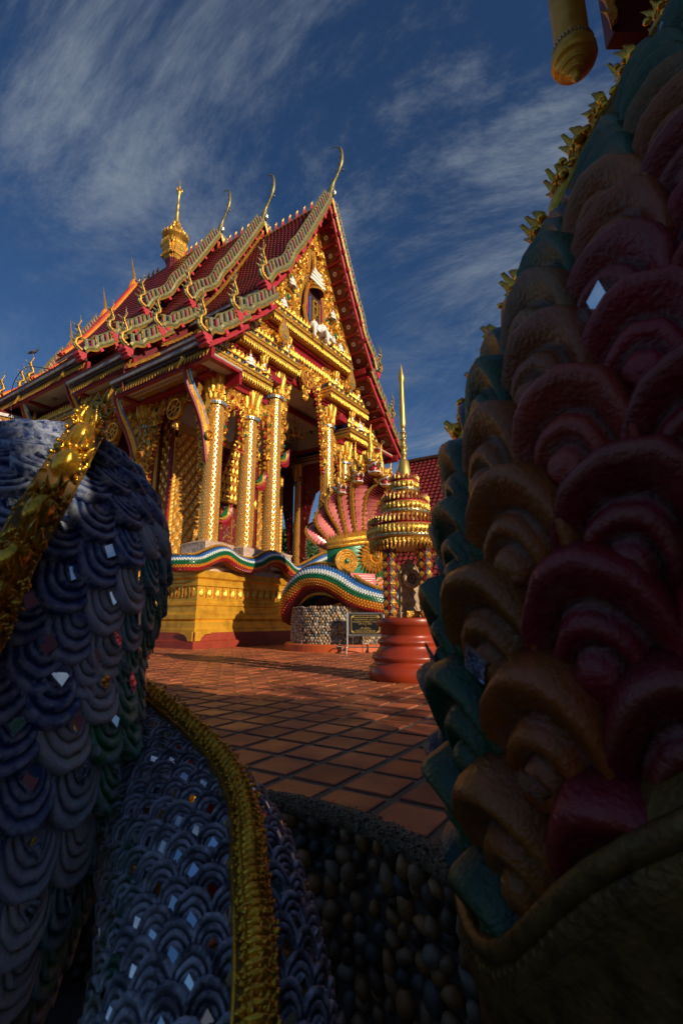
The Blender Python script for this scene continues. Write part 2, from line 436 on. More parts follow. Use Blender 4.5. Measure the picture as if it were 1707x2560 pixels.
# relief carving ---------------------------------------------------
def inside(poly, x, y):
    c = False; n = len(poly)
    for i in range(n):
        (x1, y1), (x2, y2) = poly[i], poly[(i + 1) % n]
        if (y1 > y) != (y2 > y) and x < (x2 - x1) * (y - y1) / (y2 - y1) + x1: c = not c
    return c
def relief(mb, poly, M, step, size, mirror_x=None, seed=1, avoid=None):
    """symmetrical scrolls and flames over an outline; mats 0 gold 1 gold_dark 2 green 3 red 4 silver"""
    r = random.Random(seed)
    xs = [p[0] for p in poly]; ys = [p[1] for p in poly]
    cx = mirror_x if mirror_x is not None else (min(xs) + max(xs)) / 2
    y = min(ys) + step * .3; row = 0
    while y < max(ys):
        x = cx + (step * .5 if row % 2 else 0.02)
        while x < max(xs) + step:
            jx, jy = r.uniform(-.2, .2) * step, r.uniform(-.2, .2) * step
            k = r.random(); sz = size * r.uniform(.75, 1.25); an = r.uniform(-.7, .7); fl = 1 if r.random() > .4 else -1
            for s in (1, -1):
                px = cx + s * (x + jx - cx); py = y + jy
                if not inside(poly, px, py) or (avoid and avoid(px, py)): continue
                mb.m = 0 if k < .8 else 1
                ca, sa = math.cos(an * s), math.sin(an * s)
                o = M @ V((px, py, 0)); ax = M.to_3x3() @ V((ca, -sa, 0)); ay = M.to_3x3() @ V((sa, ca, .18)).normalized(); az = M.to_3x3() @ V((0, 0, 1))
                F = fr(o, ax, ay, az)
                if k < .45: mb.volute(F, sz * .55, sz * .17, 1.3, fl * s)
                else: mb.flame(fr(o - ay * sz * .3, ax, ay, az), sz * 1.5, sz * .7, sz * .34, .35 * s * fl, n=6)
                if k > .72:
                    mb.m = 2 if k > .9 else (4 if k > .82 else 3)
                    mb.ball(o + az * sz * .2, (sz * .2,) * 3, 6, 4)
            x += step
        y += step * .8; row += 1
rm = (gold, gold_dark, green, red, silver)
FM = lambda y: fr((0, y, 0), X_, Z_, -Y_)

# pediment ---------------------------------------------------------
def tier_line(h): return None
TIERS = [((0, 22.05), (1.35, 19.3), (2.8, 16.6), (4.3, 14.35)), ((3.75, 14.05), (4.7, 13.05), (5.75, 12.15)), ((5.3, 12.25), (6.2, 11.35), (7.15, 10.5))]
ped_poly = [(-3.35, 14.5), (3.35, 14.5), (3.55, 15.0), (2.35, 17.0), (1.1, 19.4), (0, 21.5), (-1.1, 19.4), (-2.35, 17.0), (-3.55, 15.0)]
ped_poly = [(XC + x, z) for x, z in ped_poly]
def emb(x, z):
    return ((x - XC) / .98) ** 2 + ((z - 16.1) / 1.75) ** 2 < 1 or (abs(x - XC) < .5 and 17.2 < z < 19.6) or (abs(x - XC) < 1.1 and z < 15.4)
b = MB(gold_dark); b.prism(ped_poly, FM(.22), -.2)
ped = b.build('pediment', temple)
b = MB(*rm); relief(b, ped_poly, FM(.21), .25, .33, XC, 3, emb)
for s in (1, -1):      # framing rope along the slope and large scrolls
    pts = [V((XC + s * x, .1, z)) for x, z in ((3.5, 14.7), (2.75, 16.25), (1.55, 18.45), (.1, 21.4))]
    b.m = 0; b.tube(pts, .09, 6)
    b.m = 3; b.tube([p + V((s * .14, -.02, .02)) for p in pts], .05, 5)
    for (x, z, q) in ((1.9, 15.6, .5), (2.6, 15.1, .42), (1.75, 16.8, .42), (1.15, 18.0, .36), (.55, 19.6, .3), (1.5, 15.0, .3)):
        b.m = 0; b.volute(FM(.1) @ Matrix.Translation((XC + s * x, z, 0)), q, .09, 1.4, s, 16)
        b.m = 2 if q > .4 else 0; b.ball((XC + s * x, .03, z), (.12, .1, .14), 8, 6)
b.build('carved_relief', ped)
# emblem
b = MB(darkw, gold, red_soft, white, blue, gold_dark)
P = []
for k in range(28):
    a = 2 * PI * k / 28; P.append((XC + .8 * math.cos(a) * (1.05 if math.sin(a) < 0 else .92), 16.05 + 1.5 * math.sin(a)))
b.prism(P, FM(.12), .14)
b.m = 1; b.tube([V((x, -.04, z)) for x, z in P + P[:1]], .075, 6); b.m = 2; b.tube([V((XC + (x - XC) * .86, -.04, 16.05 + (z - 16.05) * .9)) for x, z in P + P[:1]], .03, 5)
for k in range(7):
    b.m = (2, 4, 5)[k % 3]; x = XC - .6 + .2 * k; hz = 1.15 * math.sqrt(max(.05, 1 - ((x - XC) / .75) ** 2))
    if abs(x - XC) > .25:
        b.span((x - .035, -.07, 16.05 - hz * .85), (x + .035, -.02, 16.05 + hz * .5))
b.m = 1             # the raised cipher in the middle
for (x0, z0, x1, z1) in ((-.2, 15.3, -.12, 16.5), (-.2, 16.42, .2, 16.5), (.12, 15.7, .2, 16.5), (-.12, 15.3, .2, 15.38), (-.05, 15.7, .2, 15.78), (-.05, 15.5, .03, 15.78), (-.1, 16.1, .1, 16.18)):
    b.span((XC + x0, -.1, z0), (XC + x1, -.02, z1))
b.m = 5
b.smooth = True; b.lathe([(.5, 16.9), (.42, 17.1), (.3, 17.2), (.32, 17.4), (.2, 17.6), (.2, 18.0), (.1, 18.5), (.07, 19.0), (.02, 19.4)], (XC, .0, 0), 12); b.smooth = False
for k in range(4):      # white tiered parasol brims
    z = 17.25 + k * .22; q = .62 - k * .1
    b.m = 3
    b.grid([[(XC + q * math.cos(a), -.12 + q * .3 * math.sin(a) - .1, z + h + .1 * math.cos(2 * a)) for a in [PI * (1 + j / 10) for j in range(11)]] for h in (0, .14)])
b.build('emblem', ped)
# elephant
def elephant():
    b = MB(white, gold, black); b.smooth = True
    b.ball((0, .1, .05), (.42, .3, .4), 14, 10)
    for x, yaw, s in ((0, 0, 1.), (-.5, .7, .85), (.5, -.7, .85)):
        M = Matrix.Rotation(-yaw, 3, 'Z') * 1
        Q = lambda p: V((x, -.22 + abs(yaw) * .12, .12)) + M @ (V(p) * s)
        b.m = 0
        P = [[Q(((.25 * math.sin(PI * i / 8) + .01) * math.cos(2 * PI * j / 12), (.24 * math.sin(PI * i / 8) + .01) * math.sin(2 * PI * j / 12) - .05, .28 * -math.cos(PI * i / 8))) for j in range(12)] for i in range(9)]
        b.grid(P, cv=True)
        if yaw < 0: tr = [(0, -.2, -.02), (.06, -.36, -.2), (.2, -.48, -.24), (.36, -.5, -.08), (.38, -.48, .14), (.28, -.44, .22)]
        else: tr = [(0, -.22, -.05), (0, -.34, -.25), (0, -.36, -.5), (0, -.38, -.72), (.04, -.44, -.86)]
        b.tube([Q(p) for p in spline(tr, 14)], [.11 - .07 * k / 14 for k in range(15)], 8)
        for e in (-1, 1):
            M2 = [Q((e * .2, 0, .1)), Q((e * .42, .06, .22)), Q((e * .5, .08, 0)), Q((e * .4, .04, -.26)), Q((e * .24, -.02, -.18))]
            c = b.v(Q((e * .34, -.05, 0))); ids = [b.v(p) for p in M2]
            for k in range(5): b.f(c, ids[k], ids[(k + 1) % 5])
            b.tube([Q((e * .1, -.2, -.14)), Q((e * .15, -.36, -.22)), Q((e * .17, -.48, -.16))], [.035, .025, .006], 6)
            b.m = 2; b.ball(Q((e * .15, -.22, .08)), .025, 6, 4); b.m = 0
        b.m = 1; b.ball(Q((0, -.05, .3)), (.1 * s, .1 * s, .16 * s), 8, 6)
    return b
o = elephant().build('elephant', ped, (XC + .25, -.05, 14.75)); o.scale = (1.05,) * 3
# small white deity figures
def deity(z=0):
    b = MB(white, gold); b.smooth = True
    b.lathe([(.3, 0), (.34, .05), (.26, .12), (.16, .18), (.14, .3), (.2, .44), (.2, .5), (.07, .55), (.07, .58)], n=12)
    b.ball((0, -.01, .67), (.085, .09, .11), 10, 8); b.m = 1; b.lathe([(.1, .72), (.06, .82), (.03, .92), (.005, 1.05)], n=8); b.m = 0
    for s in (-1, 1):
        b.tube([(s * .2, 0, .48), (s * .27, -.05, .3), (s * .12, -.2, .22), (0, -.22, .2)], [.06, .055, .045, .04], 7)
        b.tube([(s * .1, 0, .08), (s * .34, -.1, .08), (s * .05, -.26, .08)], [.1, .09, .06], 7)
    return b
d0 = deity().build('deity_figure', ped, (XC + 1.55, -.05, 16.3)); d0.scale = (.7, .6, .75)
for x, z in ((-1.75, 16.2), (2.25, 14.75), (-2.3, 14.75)):
    d = d0.copy(); C.objects.link(d); d.location = (XC + x, -.05, z)

# tier panels and colonnettes ---------------------------------------
def colonnette():
    b = MB(gold, silver, blush); b.smooth = True
    b.lathe([(.2, 0), (.2, .08), (.14, .12), (.16, .42), (.17, .5)], n=14, bands=[0, 0, 2, 1])
    b.m = 0; b.lathe([(.17, .5), (.21, .54), (.15, .6), (.2, .9), (.24, 1.0), (.24, 1.05), (0, 1.05)], n=14)
    b.smooth = False
    for k in range(10):
        a = 2 * PI * k / 10; o = V((math.cos(a), math.sin(a), 0)); t = V((-math.sin(a), math.cos(a), 0))
        b.m = 0; b.flame(fr(o * .16 + Z_ * .6, t, (Z_ + o * .2).normalized(), o), .42, .12, .04, n=4)
        b.m = 1; b.flame(fr(o * .15 + Z_ * .1, t, Z_, o), .26, .08, .02, n=3)
    return b
cn0 = colonnette()
cn = None
def put_colonnette(x, y, z, s=1.):
    global cn
    if cn is None: cn = cn0.build('colonnette', temple); o = cn
    else: o = cn.copy(); C.objects.link(o)
    o.location = (x, y, z); o.scale = (s, s, s)
for s in (-1, 1):
    q = lambda x: XC + s * (XC - x)
    for k, (poly, y, seed) in enumerate(([[(-.5, 11.1), (1.0, 11.1), (1.0, 12.1), (.4, 12.35), (-.3, 11.6)], .24, 5], [[(1.0, 11.1), (3.2, 11.1), (3.2, 11.75), (1.0, 11.75)], .3, 6],
                                         [[(1.4, 12.6), (2.6, 12.6), (2.6, 14.0), (2.2, 14.0), (1.2, 12.9)], .2, 8], [[(2.6, 12.6), (4.9, 12.6), (4.9, 13.7), (2.6, 13.7)], .26, 9])):
        P = [(q(x), z) for x, z in poly]
        b = MB(gold_dark); b.prism(P if s > 0 else P[::-1], FM(y + .1), -.1); t = b.build('tier_panel', temple)
        b = MB(*rm); relief(b, P, FM(y + .09), .22, .27, None, seed); b.build('carved_relief', t)
    for x, z in ((.55, 11.05), (2.75, 11.0), (2.1, 12.6), (4.25, 12.62)):
        put_colonnette(q(x), .0, z, .8)
    # hanging teardrop pendant before the second cornice
    b = MB(gold, silver, gold_dark)
    tp_ = [(0, 1.15), (.12, .95), (.3, .62), (.36, .36), (.26, .12), (0, 0), (-.26, .12), (-.36, .36), (-.3, .62), (-.12, .95)]
    for m, k, t in ((0, 1, .07), (2, .78, .1), (1, .6, .12), (0, .42, .15)):
        b.m = m; b.prism([(x * k, .42 + (z - .42) * k) for x, z in tp_], fr((q(3.45), -.42, 12.7), X_, Z_, -Y_), t)
    b.m = 1; b.tube([(q(3.45), -.45, 13.85), (q(3.45), -.44, 14.2)], [.03, .005], 6); b.tube([(q(3.45), -.45, 12.7), (q(3.45), -.44, 12.4)], [.05, .01], 6)
    b.build('teardrop_pendant', temple)
    d = d0.copy(); C.objects.link(d); d.parent = temple; d.location = (q(1.95), -.02, 10.98); d.scale = (.75, .6, .75)
    # red soffit block under cornice ends
    b = MB(red); b.span((q(3.2), .0, 11.0), (q(3.9), .5, 11.3)); b.span((q(.1), .3, 9.95), (q(3.4), .9, 10.15)); b.span((q(1.4), .3, 11.55), (q(4.9), .95, 11.7)); b.build('red_soffit', temple)
b = MB(red, gold); b.span((4.3, .3, 13.3), (8.0, .55, 13.65)); b.m = 1
for k in range(18): b.flame(fr((4.4 + k * .2, .28, 13.3), X_, -Z_, -Y_), .3, .18, .06, n=4)
b.build('lintel_beam', temple)

# arched valances ----------------------------------------------------
def wheel(mb, M, r):
    """gold dharma wheel on a red disc; mats 0 gold 3 red 1 dark"""
    mb.m = 3; mb.prism([(r * .95 * math.cos(2 * PI * k / 20), r * .95 * math.sin(2 * PI * k / 20)) for k in range(20)], M, .03)
    mb.m = 0
    for q, t in ((1., .1 * r + .03), (.3, .1 * r)):
        mb.tube([M @ V((q * r * math.cos(2 * PI * k / 20), q * r * math.sin(2 * PI * k / 20), .06)) for k in range(21)], t, 6)
    for k in range(8):
        a = PI * k / 4
        mb.tube([M @ V((.25 * r * math.cos(a), .25 * r * math.sin(a), .07)), M @ V((r * math.cos(a), r * math.sin(a), .07))], .07 * r, 5)
def valance(M, w, ztop, zdrop, zside, sidew=.35, tip=.4, big=1.):
    """cusped carved arch: M's x across (centre 0), y = height"""
    b = MB(gold, gold_dark, green, red, silver)
    hw = w / 2; L = []
    for t in range(9):
        u = t / 8; x = hw - sidew * (1 - .75 * (1 - u) ** 0) - (hw - sidew - tip) * u
        L.append((hw - sidew * (.35 + .65 * u) - (hw - sidew - tip) * u ** 1.6 * 1., zside + (zdrop + .75 * big - zside) * (1 - (1 - u) ** 2.2)))
    half = [(hw, ztop), (hw, zside)] + L + [(tip * .75, zdrop + .5 * big), (tip * .45, zdrop + .1 * big), (0, zdrop - .5 * big)]
    poly = half + [(-x, y) for x, y in half[-2::-1]]
    b.m = 1; b.prism(poly, M, .14)
    MM = M @ Matrix.Translation((0, 0, .15))
    relief(b, poly, MM, .24, .32, 0, int(w * 10))
    edge = half[1:]
    for s in (1, -1):
        for (x1, y1), (x2, y2) in zip(edge, edge[1:]):
            n = max(1, int(math.hypot(x2 - x1, y2 - y1) / .16))
            for k in range(n):
                x, y = x1 + (x2 - x1) * k / n, y1 + (y2 - y1) * k / n
                d = V((-(y2 - y1), (x2 - x1))).normalized() * -1
                ax = M.to_3x3() @ V((s * (x2 - x1), y2 - y1, 0)); ay = M.to_3x3() @ V((s * d.x, d.y, 0))
                if ay.dot(M.to_3x3() @ V((-s, -1, 0))) < 0: ay = -ay
                b.m = 0 if k % 3 else 3
                b.flame(fr(M @ V((s * x, y, .07)), ax, ay, M.to_3x3() @ Z_), .22, .17, .06, .2 * s, True, 4)
    return b
b = valance(FM(.62), 3.4, 13.5, 11.7, 8.2, .42, .42); wheel(b, FM(.4) @ Matrix.Translation((0, 12.35, 0)), .42); b.build('arch_valance', temple, (XC, 0, 0))
for (xa, xb, zt, zs) in ((.85, 2.65, 10.1, 7.6), (2.65, 4.15, 10.1, 7.0), (8.15, 9.65, 10.1, 7.0), (9.65, 11.45, 10.1, 7.6)):
    wv = xb - xa - .62
    b = valance(FM(.66), wv, zt, zt - 1.0, zs, .2, .15, .5); b.build('arch_valance', temple, ((xa + xb) / 2, 0, 0))
SM = lambda x, s: fr((x, 0, 0), -Y_ * -s * -1 if False else (Y_ * s), Z_, X_ * s) if s > 0 else fr((x, 0, 0), -Y_, Z_, -X_)
sv = valance(SM(.86, -1), 3.7, 10.0, 9.0, 6.3, .45, .5); wheel(sv, fr((.66, 0, 0), -Y_, Z_, -X_) @ Matrix.Translation((0, 9.35, 0)), .42)
s0 = sv.build('arch_valance', temple, (0, 2.8, 0))
for y in (7.2, 11.6, 16.0, 20.4):
    c = s0.copy(); C.objects.link(c); c.location = (0, y, 0)
b = MB(maroon, silver, red)       # inner hanging drapery boards on the far side of the porch
for (y0, y1) in ((.95, 4.65), (5.35, 9.0)):
    h = (y1 - y0) / 2; c = (y0 + y1) / 2
    P = [(-h, 10), (-h, 3.2), (-h + .35, 3.3), (-h + .3, 5.2), (-h + .55, 6.8), (-h + .8, 7.6), (-h + 1.0, 8.2), (-.25, 8.6), (0, 8.1), (.25, 8.6), (h - 1., 8.2), (h - .8, 7.6), (h - .55, 6.8), (h - .3, 5.2), (h - .35, 3.3), (h, 3.2), (h, 10)]
    M = fr((11.3, c, 0), -Y_, Z_, -X_)
    b.m = 0; b.prism(P, M, .1)
    for k in range(150):
        x, z = rnd.uniform(-h, h), rnd.uniform(3.3, 9.8)
        if inside(P, x, z): b.m = 1 if k % 2 else 2; b.box(M @ V((x, z, .11)), (.03, .07, rnd.uniform(.06, .2)))
    for k in range(60):
        for s in (-1, 1):
            z = 3.4 + k * .08; xx = h - .36 if z < 5 else h - .3 - (z - 5) ** 1.6 * .1
            b.m = 1 if k % 2 else 0; b.box(M @ V((s * xx, z, .06)), (.05, .1, .06))
b.build('drapery_board', temple)

# hall behind the porch ---------------------------------------------
b = MB(maroon, gold_dark, cream)
b.span((2.6, 5.25, 2.9), (9.75, 24.2, 12.8)); hall = b.build('hall_wall', temple)
def lattice_panel(mb, o, u, out, w, h, cell=.42, m=(0, 1)):
    nu = max(1, round(w / cell)); nv = max(1, round(h / (cell * 1.5))); du, dv = w / nu, h / nv
    for i in range(-1, 2 * nv):
        for j in range(nu + 1):
            x = (j + (.5 if i % 2 else 0)) * du; z = (i + 1) * dv / 2
            O = [(x, z + dv / 2), (x - du / 2, z), (x, z - dv / 2), (x + du / 2, z)]
            O = [(min(max(a, 0), w), min(max(c, 0), h)) for a, c in O]
            P = lambda q, k, d: V(o) + u * (x + (q[0] - x) * k) + Z_ * (z + (q[1] - z) * k) + out * d
            if x < 0 or x > w: continue
            A = [mb.v(P(q, 1, .02)) for q in O]; B = [mb.v(P(q, .78, .05)) for q in O]; D = [mb.v(P(q, .62, .015)) for q in O]; c = mb.v(V(o) + u * x + Z_ * min(max(z, 0), h) + out * .05)
            for q in range(4):
                p = (q + 1) % 4
                mb.m = m[0]; mb.f(A[q], A[p], B[p], B[q]); mb.m = m[1]; mb.f(B[q], B[p], D[p], D[q]); mb.m = 2; mb.f(D[q], D[p], c)
for (x0, w) in ((2.6, 1.7), (8.05, 1.7)):
    b = MB(gold_dark, gold, lattice); lattice_panel(b, (x0, 5.2, 2.95), X_, -Y_, w, 7.5); b.build('lattice_pilaster', hall)
b = MB(gold_dark, gold, lattice); lattice_panel(b, (2.55, 5.25, 2.95), Y_, -X_, .9, 7.5); b.build('lattice_pilaster', hall)
b = MB(gold, red, gold_dark)
for x in (2.45, 9.8):
    b = MB(gold, red, gold_dark)
    b.m = 0; b.span((x - .12, 5.0, 2.95), (x + .12, 5.2, 9.2)); b.m = 1; b.span((x - .2, 5.05, 2.95), (x - .125, 5.22, 9.2))
    for k in range(30):
        b.m = 2; b.flame(fr((x, 5.0, 3 + k * .2), X_, Z_, -Y_), .22, .2, .05, .3)
    b.build('gilt_frame', hall)
for y in (6.3, 10.6, 15, 19.4):
    b = MB(gold, red)
    b.m = 0; b.span((2.42, y, 2.95), (2.58, y + .22, 9.5)); b.m = 1; b.span((2.45, y + .225, 2.95), (2.58, y + .32, 9.5)); b.m = 0; b.span((2.4, y + 1.6, 2.95), (2.58, y + 1.8, 9.5)); b.span((2.4, y, 9.5), (2.58, y + 1.8, 9.7))
    b.build('window_frame', hall)
b = MB(maroon, gold, silver)
b.span((XC - .95, 5.1, 2.95), (XC + .95, 5.22, 6.6))
for k in range(120):
    x, z = XC - .8 + 1.6 * rnd.random(), 3.1 + 3.4 * rnd.random(); b.m = 2 if k % 2 else 1; b.box((x, 5.09, z), (.04, .02, .1))
b.m = 1
for k in range(12):
    b.span((XC - .02, 5.06, 2.95), (XC + .02, 5.11, 6.6)) if k == 0 else None
door = b.build('door', temple)
b = MB(gold, red, gold_dark, green)
for s in (-1, 1):
    b.m = 0; b.span((XC + s * 1.0, 5.0, 2.95), (XC + s * 1.25, 5.2, 6.8))
for k in range(7):            # stepped crown over the door
    z = 6.7 + k * .48; hw = 1.45 * (1 - k / 8.2) ** 1.1
    b.m = 0; b.span((XC - hw, 4.78 + k * .03, z), (XC + hw, 5.2, z + .16)); b.m = 1; b.span((XC - hw * .85, 4.86 + k * .03, z + .16), (XC + hw * .85, 5.2, z + .48))
    n = max(2, int(hw / .12))
    for j in range(n):
        b.m = 0; b.flame(fr((XC - hw + (j + .5) * 2 * hw / n, 4.78 + k * .03, z + .14), X_, Z_, -Y_), .4, .2, .06)
b.m = 0; b.lathe([(.2, 10), (.1, 10.5), (.05, 11), (.01, 11.8)], (XC, 5.05, 0), 10)
b.build('door_crown', door)
b = MB(cream, red, maroon, gold_dark)
b.span((.7, .75, 12.25), (11.6, 5.2, 12.4)); b.span((11.38, .9, 9.95), (11.52, 24, 12.2))
b.m = 1
for z in (9.75, 10.9): b.span((11.3, .9, z), (11.56, 24, z + .22))
for y in (.8, 2.9, 5.0): b.span((.9, y - .1, 11.95), (11.3, y + .1, 12.2))
b.m = 2; b.span((.75, .9, 10.0), (.95, 5.2, 11.9)); b.span((.75, 5.2, 10.0), (.95, 8.6, 12.9)); b.span((.75, 8.6, 10.0), (.95, 16.2, 13.9)); b.span((.75, 16.2, 10.0), (.95, 24, 11.9))
b.m = 3; b.span((2.6, 5.05, 9.6), (9.75, 5.24, 10.0)); b.m = 0; b.span((2.6, 5.1, 10.0), (9.75, 5.24, 12.2))
b.build('porch_ceiling', temple)
# kanok flames standing along the platform edge and on the door jambs
b = MB(gold, red, green)
for (x, y, z, h) in ((3.9, .1, 4.6, 1.5), (4.9, .0, 7.5, 1.2), (8.9, .2, 4.0, 1.1), (9.6, 1.2, 3.2, 1.3), (10.3, .6, 3.2, 1.4), (7.2, .2, 7.8, 1.4)): pass
for y, z in ((.35, 4.5), (.35, 5.6)): pass
for (x, y, z) in ((1.3, .5, 4.45), (3.1, .5, 6.2), (4.55, .5, 7.6)):
    b = MB(gold, red, green)
    for k in range(3):
        b.m = (1, 0, 2)[k]; M = fr((x + .0, y + .01 * k, z + .12 * k), V((.8, 0, -.6)), V((.55, 0, .84)), -Y_)
        b.flame(M, 1.05 * (1 - .25 * k), .42 * (1 - .28 * k), .08 + .04 * k, .35, True)
    b.build('column_flame', temple)
# ------------------------------------------------------------------ temple roofs
SECT = [(-1.0, 5.0, 0., 1), (3.7, 8.7, 1.07, 1), (7.35, 16.5, 2.1, 0), (15.2, 20.0, 1.07, -1), (18.6, 24.6, 0., -1)]
def line_pts(T, n, dz):
    P = spline(T, n); return [V((h, 0, z + dz)) for h, z in P]
def tile_slope(mb, s, T, y0, y1, dz, pitch=.27):
    P = line_pts(T, 40, dz); L = sum((P[i + 1] - P[i]).length for i in range(40)); rows = int(L / pitch); P = line_pts(T, rows, dz)
    ncol = int((y1 - y0) / .24) * 4
    for i in range(rows):
        a, c = P[i], P[i + 1]; t = (c - a).normalized(); nrm = V((-t.z, 0, t.x)); nrm = nrm if nrm.z > 0 else -nrm
        off = .5 * (i % 2)
        r0, r1, r2 = [], [], []
        for j in range(ncol + 1):
            y = y0 + (y1 - y0) * j / ncol; wv = .022 * math.cos(2 * PI * (j / 4 + off))
            for row, p, d in ((r0, a, .0 + wv), (r1, c + t * .05, .075 + wv), (r2, c + t * .05, -.02)):
                q = p + nrm * d; row.append((XC + s * q.x, y, q.z))
        mb.grid([r0, r1, r2])
def along(T, dz, s, y, n=60):
    return [V((XC + s * p.x, y, p.z)) for p in line_pts(T, n, dz)]
def resample(P, d):
    out = [P[0]]; acc = 0.
    for a, b in zip(P, P[1:]):
        l = (b - a).length
        while acc + l >= d * len(out): out.append(a.lerp(b, (d * len(out) - acc) / max(l, 1e-9)))
        acc += l
    return out
def hang_hong(mb, o, s, h=1.55, d=V((0, -1, 0))):
    """upturned naga-tail finial; leans outwards (s) then curls back"""
    P = spline([(0, -.15), (.28, .0), (.3, .28), (.12, .48), (.2, .72), (.3, .95), (.2, 1.25), (.22, 1.6)], 26)
    k = h / 1.55
    pts = [V(o) + V((s * x * k, 0, z * k)) for x, z in P]
    rad = [(.12 - .108 * (i / 26) ** 1.1) * k for i in range(27)]
    mb.m = 0; mb.tube(pts, rad, 7)
    mb.m = 1; mb.tube([p + V((0, -.1 * k, 0)) for p in pts[:-3]], [r * .5 for r in rad[:-3]], 5)
    mb.m = 0
    for i in (5, 9, 13, 17):
        p = pts[i]; mb.flame(fr(p, V((0, -1, 0)), V((s * .75, 0, .65)), V((-s, 0, 0))), .34 * k, .14 * k, .07 * k, .3, True)
        mb.flame(fr(p, V((0, -1, 0)), V((-s * .6, 0, .8)), V((s, 0, 0))), .26 * k, .12 * k, .06 * k, .3, True)
def bargeboard(b, T, dz, s, y, wave, fin=.55, fdir=-1):
    """mats 0 mosaic 1 silver 2 coral red 3 green 4 gold_dark"""
    P = resample(along(T, dz, s, y), .06); n = len(P); out = []
    for i, p in enumerate(P):
        t = (P[min(i + 1, n - 1)] - P[max(i - 1, 0)]).normalized(); nr = V((-t.z, 0, t.x)); nr = nr if nr.z > 0 else -nr
        u = i / (n - 1); am = 0
        if wave and u > .55: am = wave * math.sin((u - .55) / .45 * 2 * PI * 1.5) * min(1, (u - .55) * 6)
        out.append((p + nr * (.1 + am), nr, t, u))
    # rim
    G = []
    for p, nr, t, u in out:
        G.append([p + nr * a + V((0, fdir * c, 0)) for a, c in ((-.13, -.06), (-.13, .08), (-.03, .12), (.08, .08), (.08, -.06))])
    b.m = 0; I = b.grid(G, cv=True); b.f(*I[0]); b.f(*I[-1][::-1])
    b.m = 4; b.tube([p + nr * -.15 + V((0, fdir * .07, 0)) for p, nr, t, u in out], .045, 5)
    # slanting mirror fins
    acc = 0; k = 0
    for i in range(2, n - 3, 5):
        p, nr, t, u = out[i]; f = fin * (1 if u > .03 else .6)
        q = p + nr * .08
        d = (nr * .9 - t * .5).normalized()
        for kk, m_, w_, o_ in ((0, 1, .1, 0), (1, (2, 0, 4)[k % 3], .04, .13)):
            a0 = q + t * o_
            b.m = m_
            pts = [a0, a0 + t * w_, a0 + t * (w_ + .01) + d * f * .9, a0 + t * (w_ * .5) + d * f * (1.02 if kk == 0 else .9), a0 + d * f * .9]
            A = [b.v(x + V((0, fdir * .07, 0))) for x in pts]; B = [b.v(x - V((0, fdir * .02, 0))) for x in pts]
            b.f(*A); b.f(*B[::-1])
            for z in range(5): b.f(A[z], A[(z + 1) % 5], B[(z + 1) % 5], B[z])
        k += 1
    b.m = 0; b.tube([p + nr * (fin * .95 + .08) for p, nr, t, u in out[2:-2]], .035, 5)
    return out
bm = (mosaic, silver, red_soft, green, gold_dark)
def chofa_mesh(h=3.0):
    b = MB(mosaic, gold_dark, black_e, silver); k = h / 3.
    pr = [(.1, -.1), (.02, .3), (-.1, .75), (-.42, 1.25), (-.62, 1.75), (-.66, 2.3), (-.55, 2.75), (-.25, 3.02), (-.1, 3.0)]
    P = spline(pr, 34); rr = spline([(.15,), (.19,), (.1,), (.075,), (.1,), (.07,), (.05,), (.03,), (.01,)], 34)
    b.smooth = True; b.tube([(0, y * k, z * k) for y, z in P], [q[0] * k for q in rr], 8); b.smooth = False
    b.m = 3; b.ball((0, -.16 * k, .2 * k), (.12 * k, .12 * k, .2 * k), 8, 6)
    b.m = 1
    for i in range(10, 26, 3):
        y, z = P[i]; b.flame(fr((0, y * k + .05, z * k), X_, V((0, .5, .85)), V((0, -1, .5))), .28 * k, .1, .05, .2, True, 4)
    b.m = 2; b.ball((0, -.7 * k, 1.28 * k), .065, 8, 6); b.tube([(0, -.7 * k, 1.3 * k), (0, -.6 * k, 1.6 * k)], .012, 4)
    return b
chofa = None; purlin = None
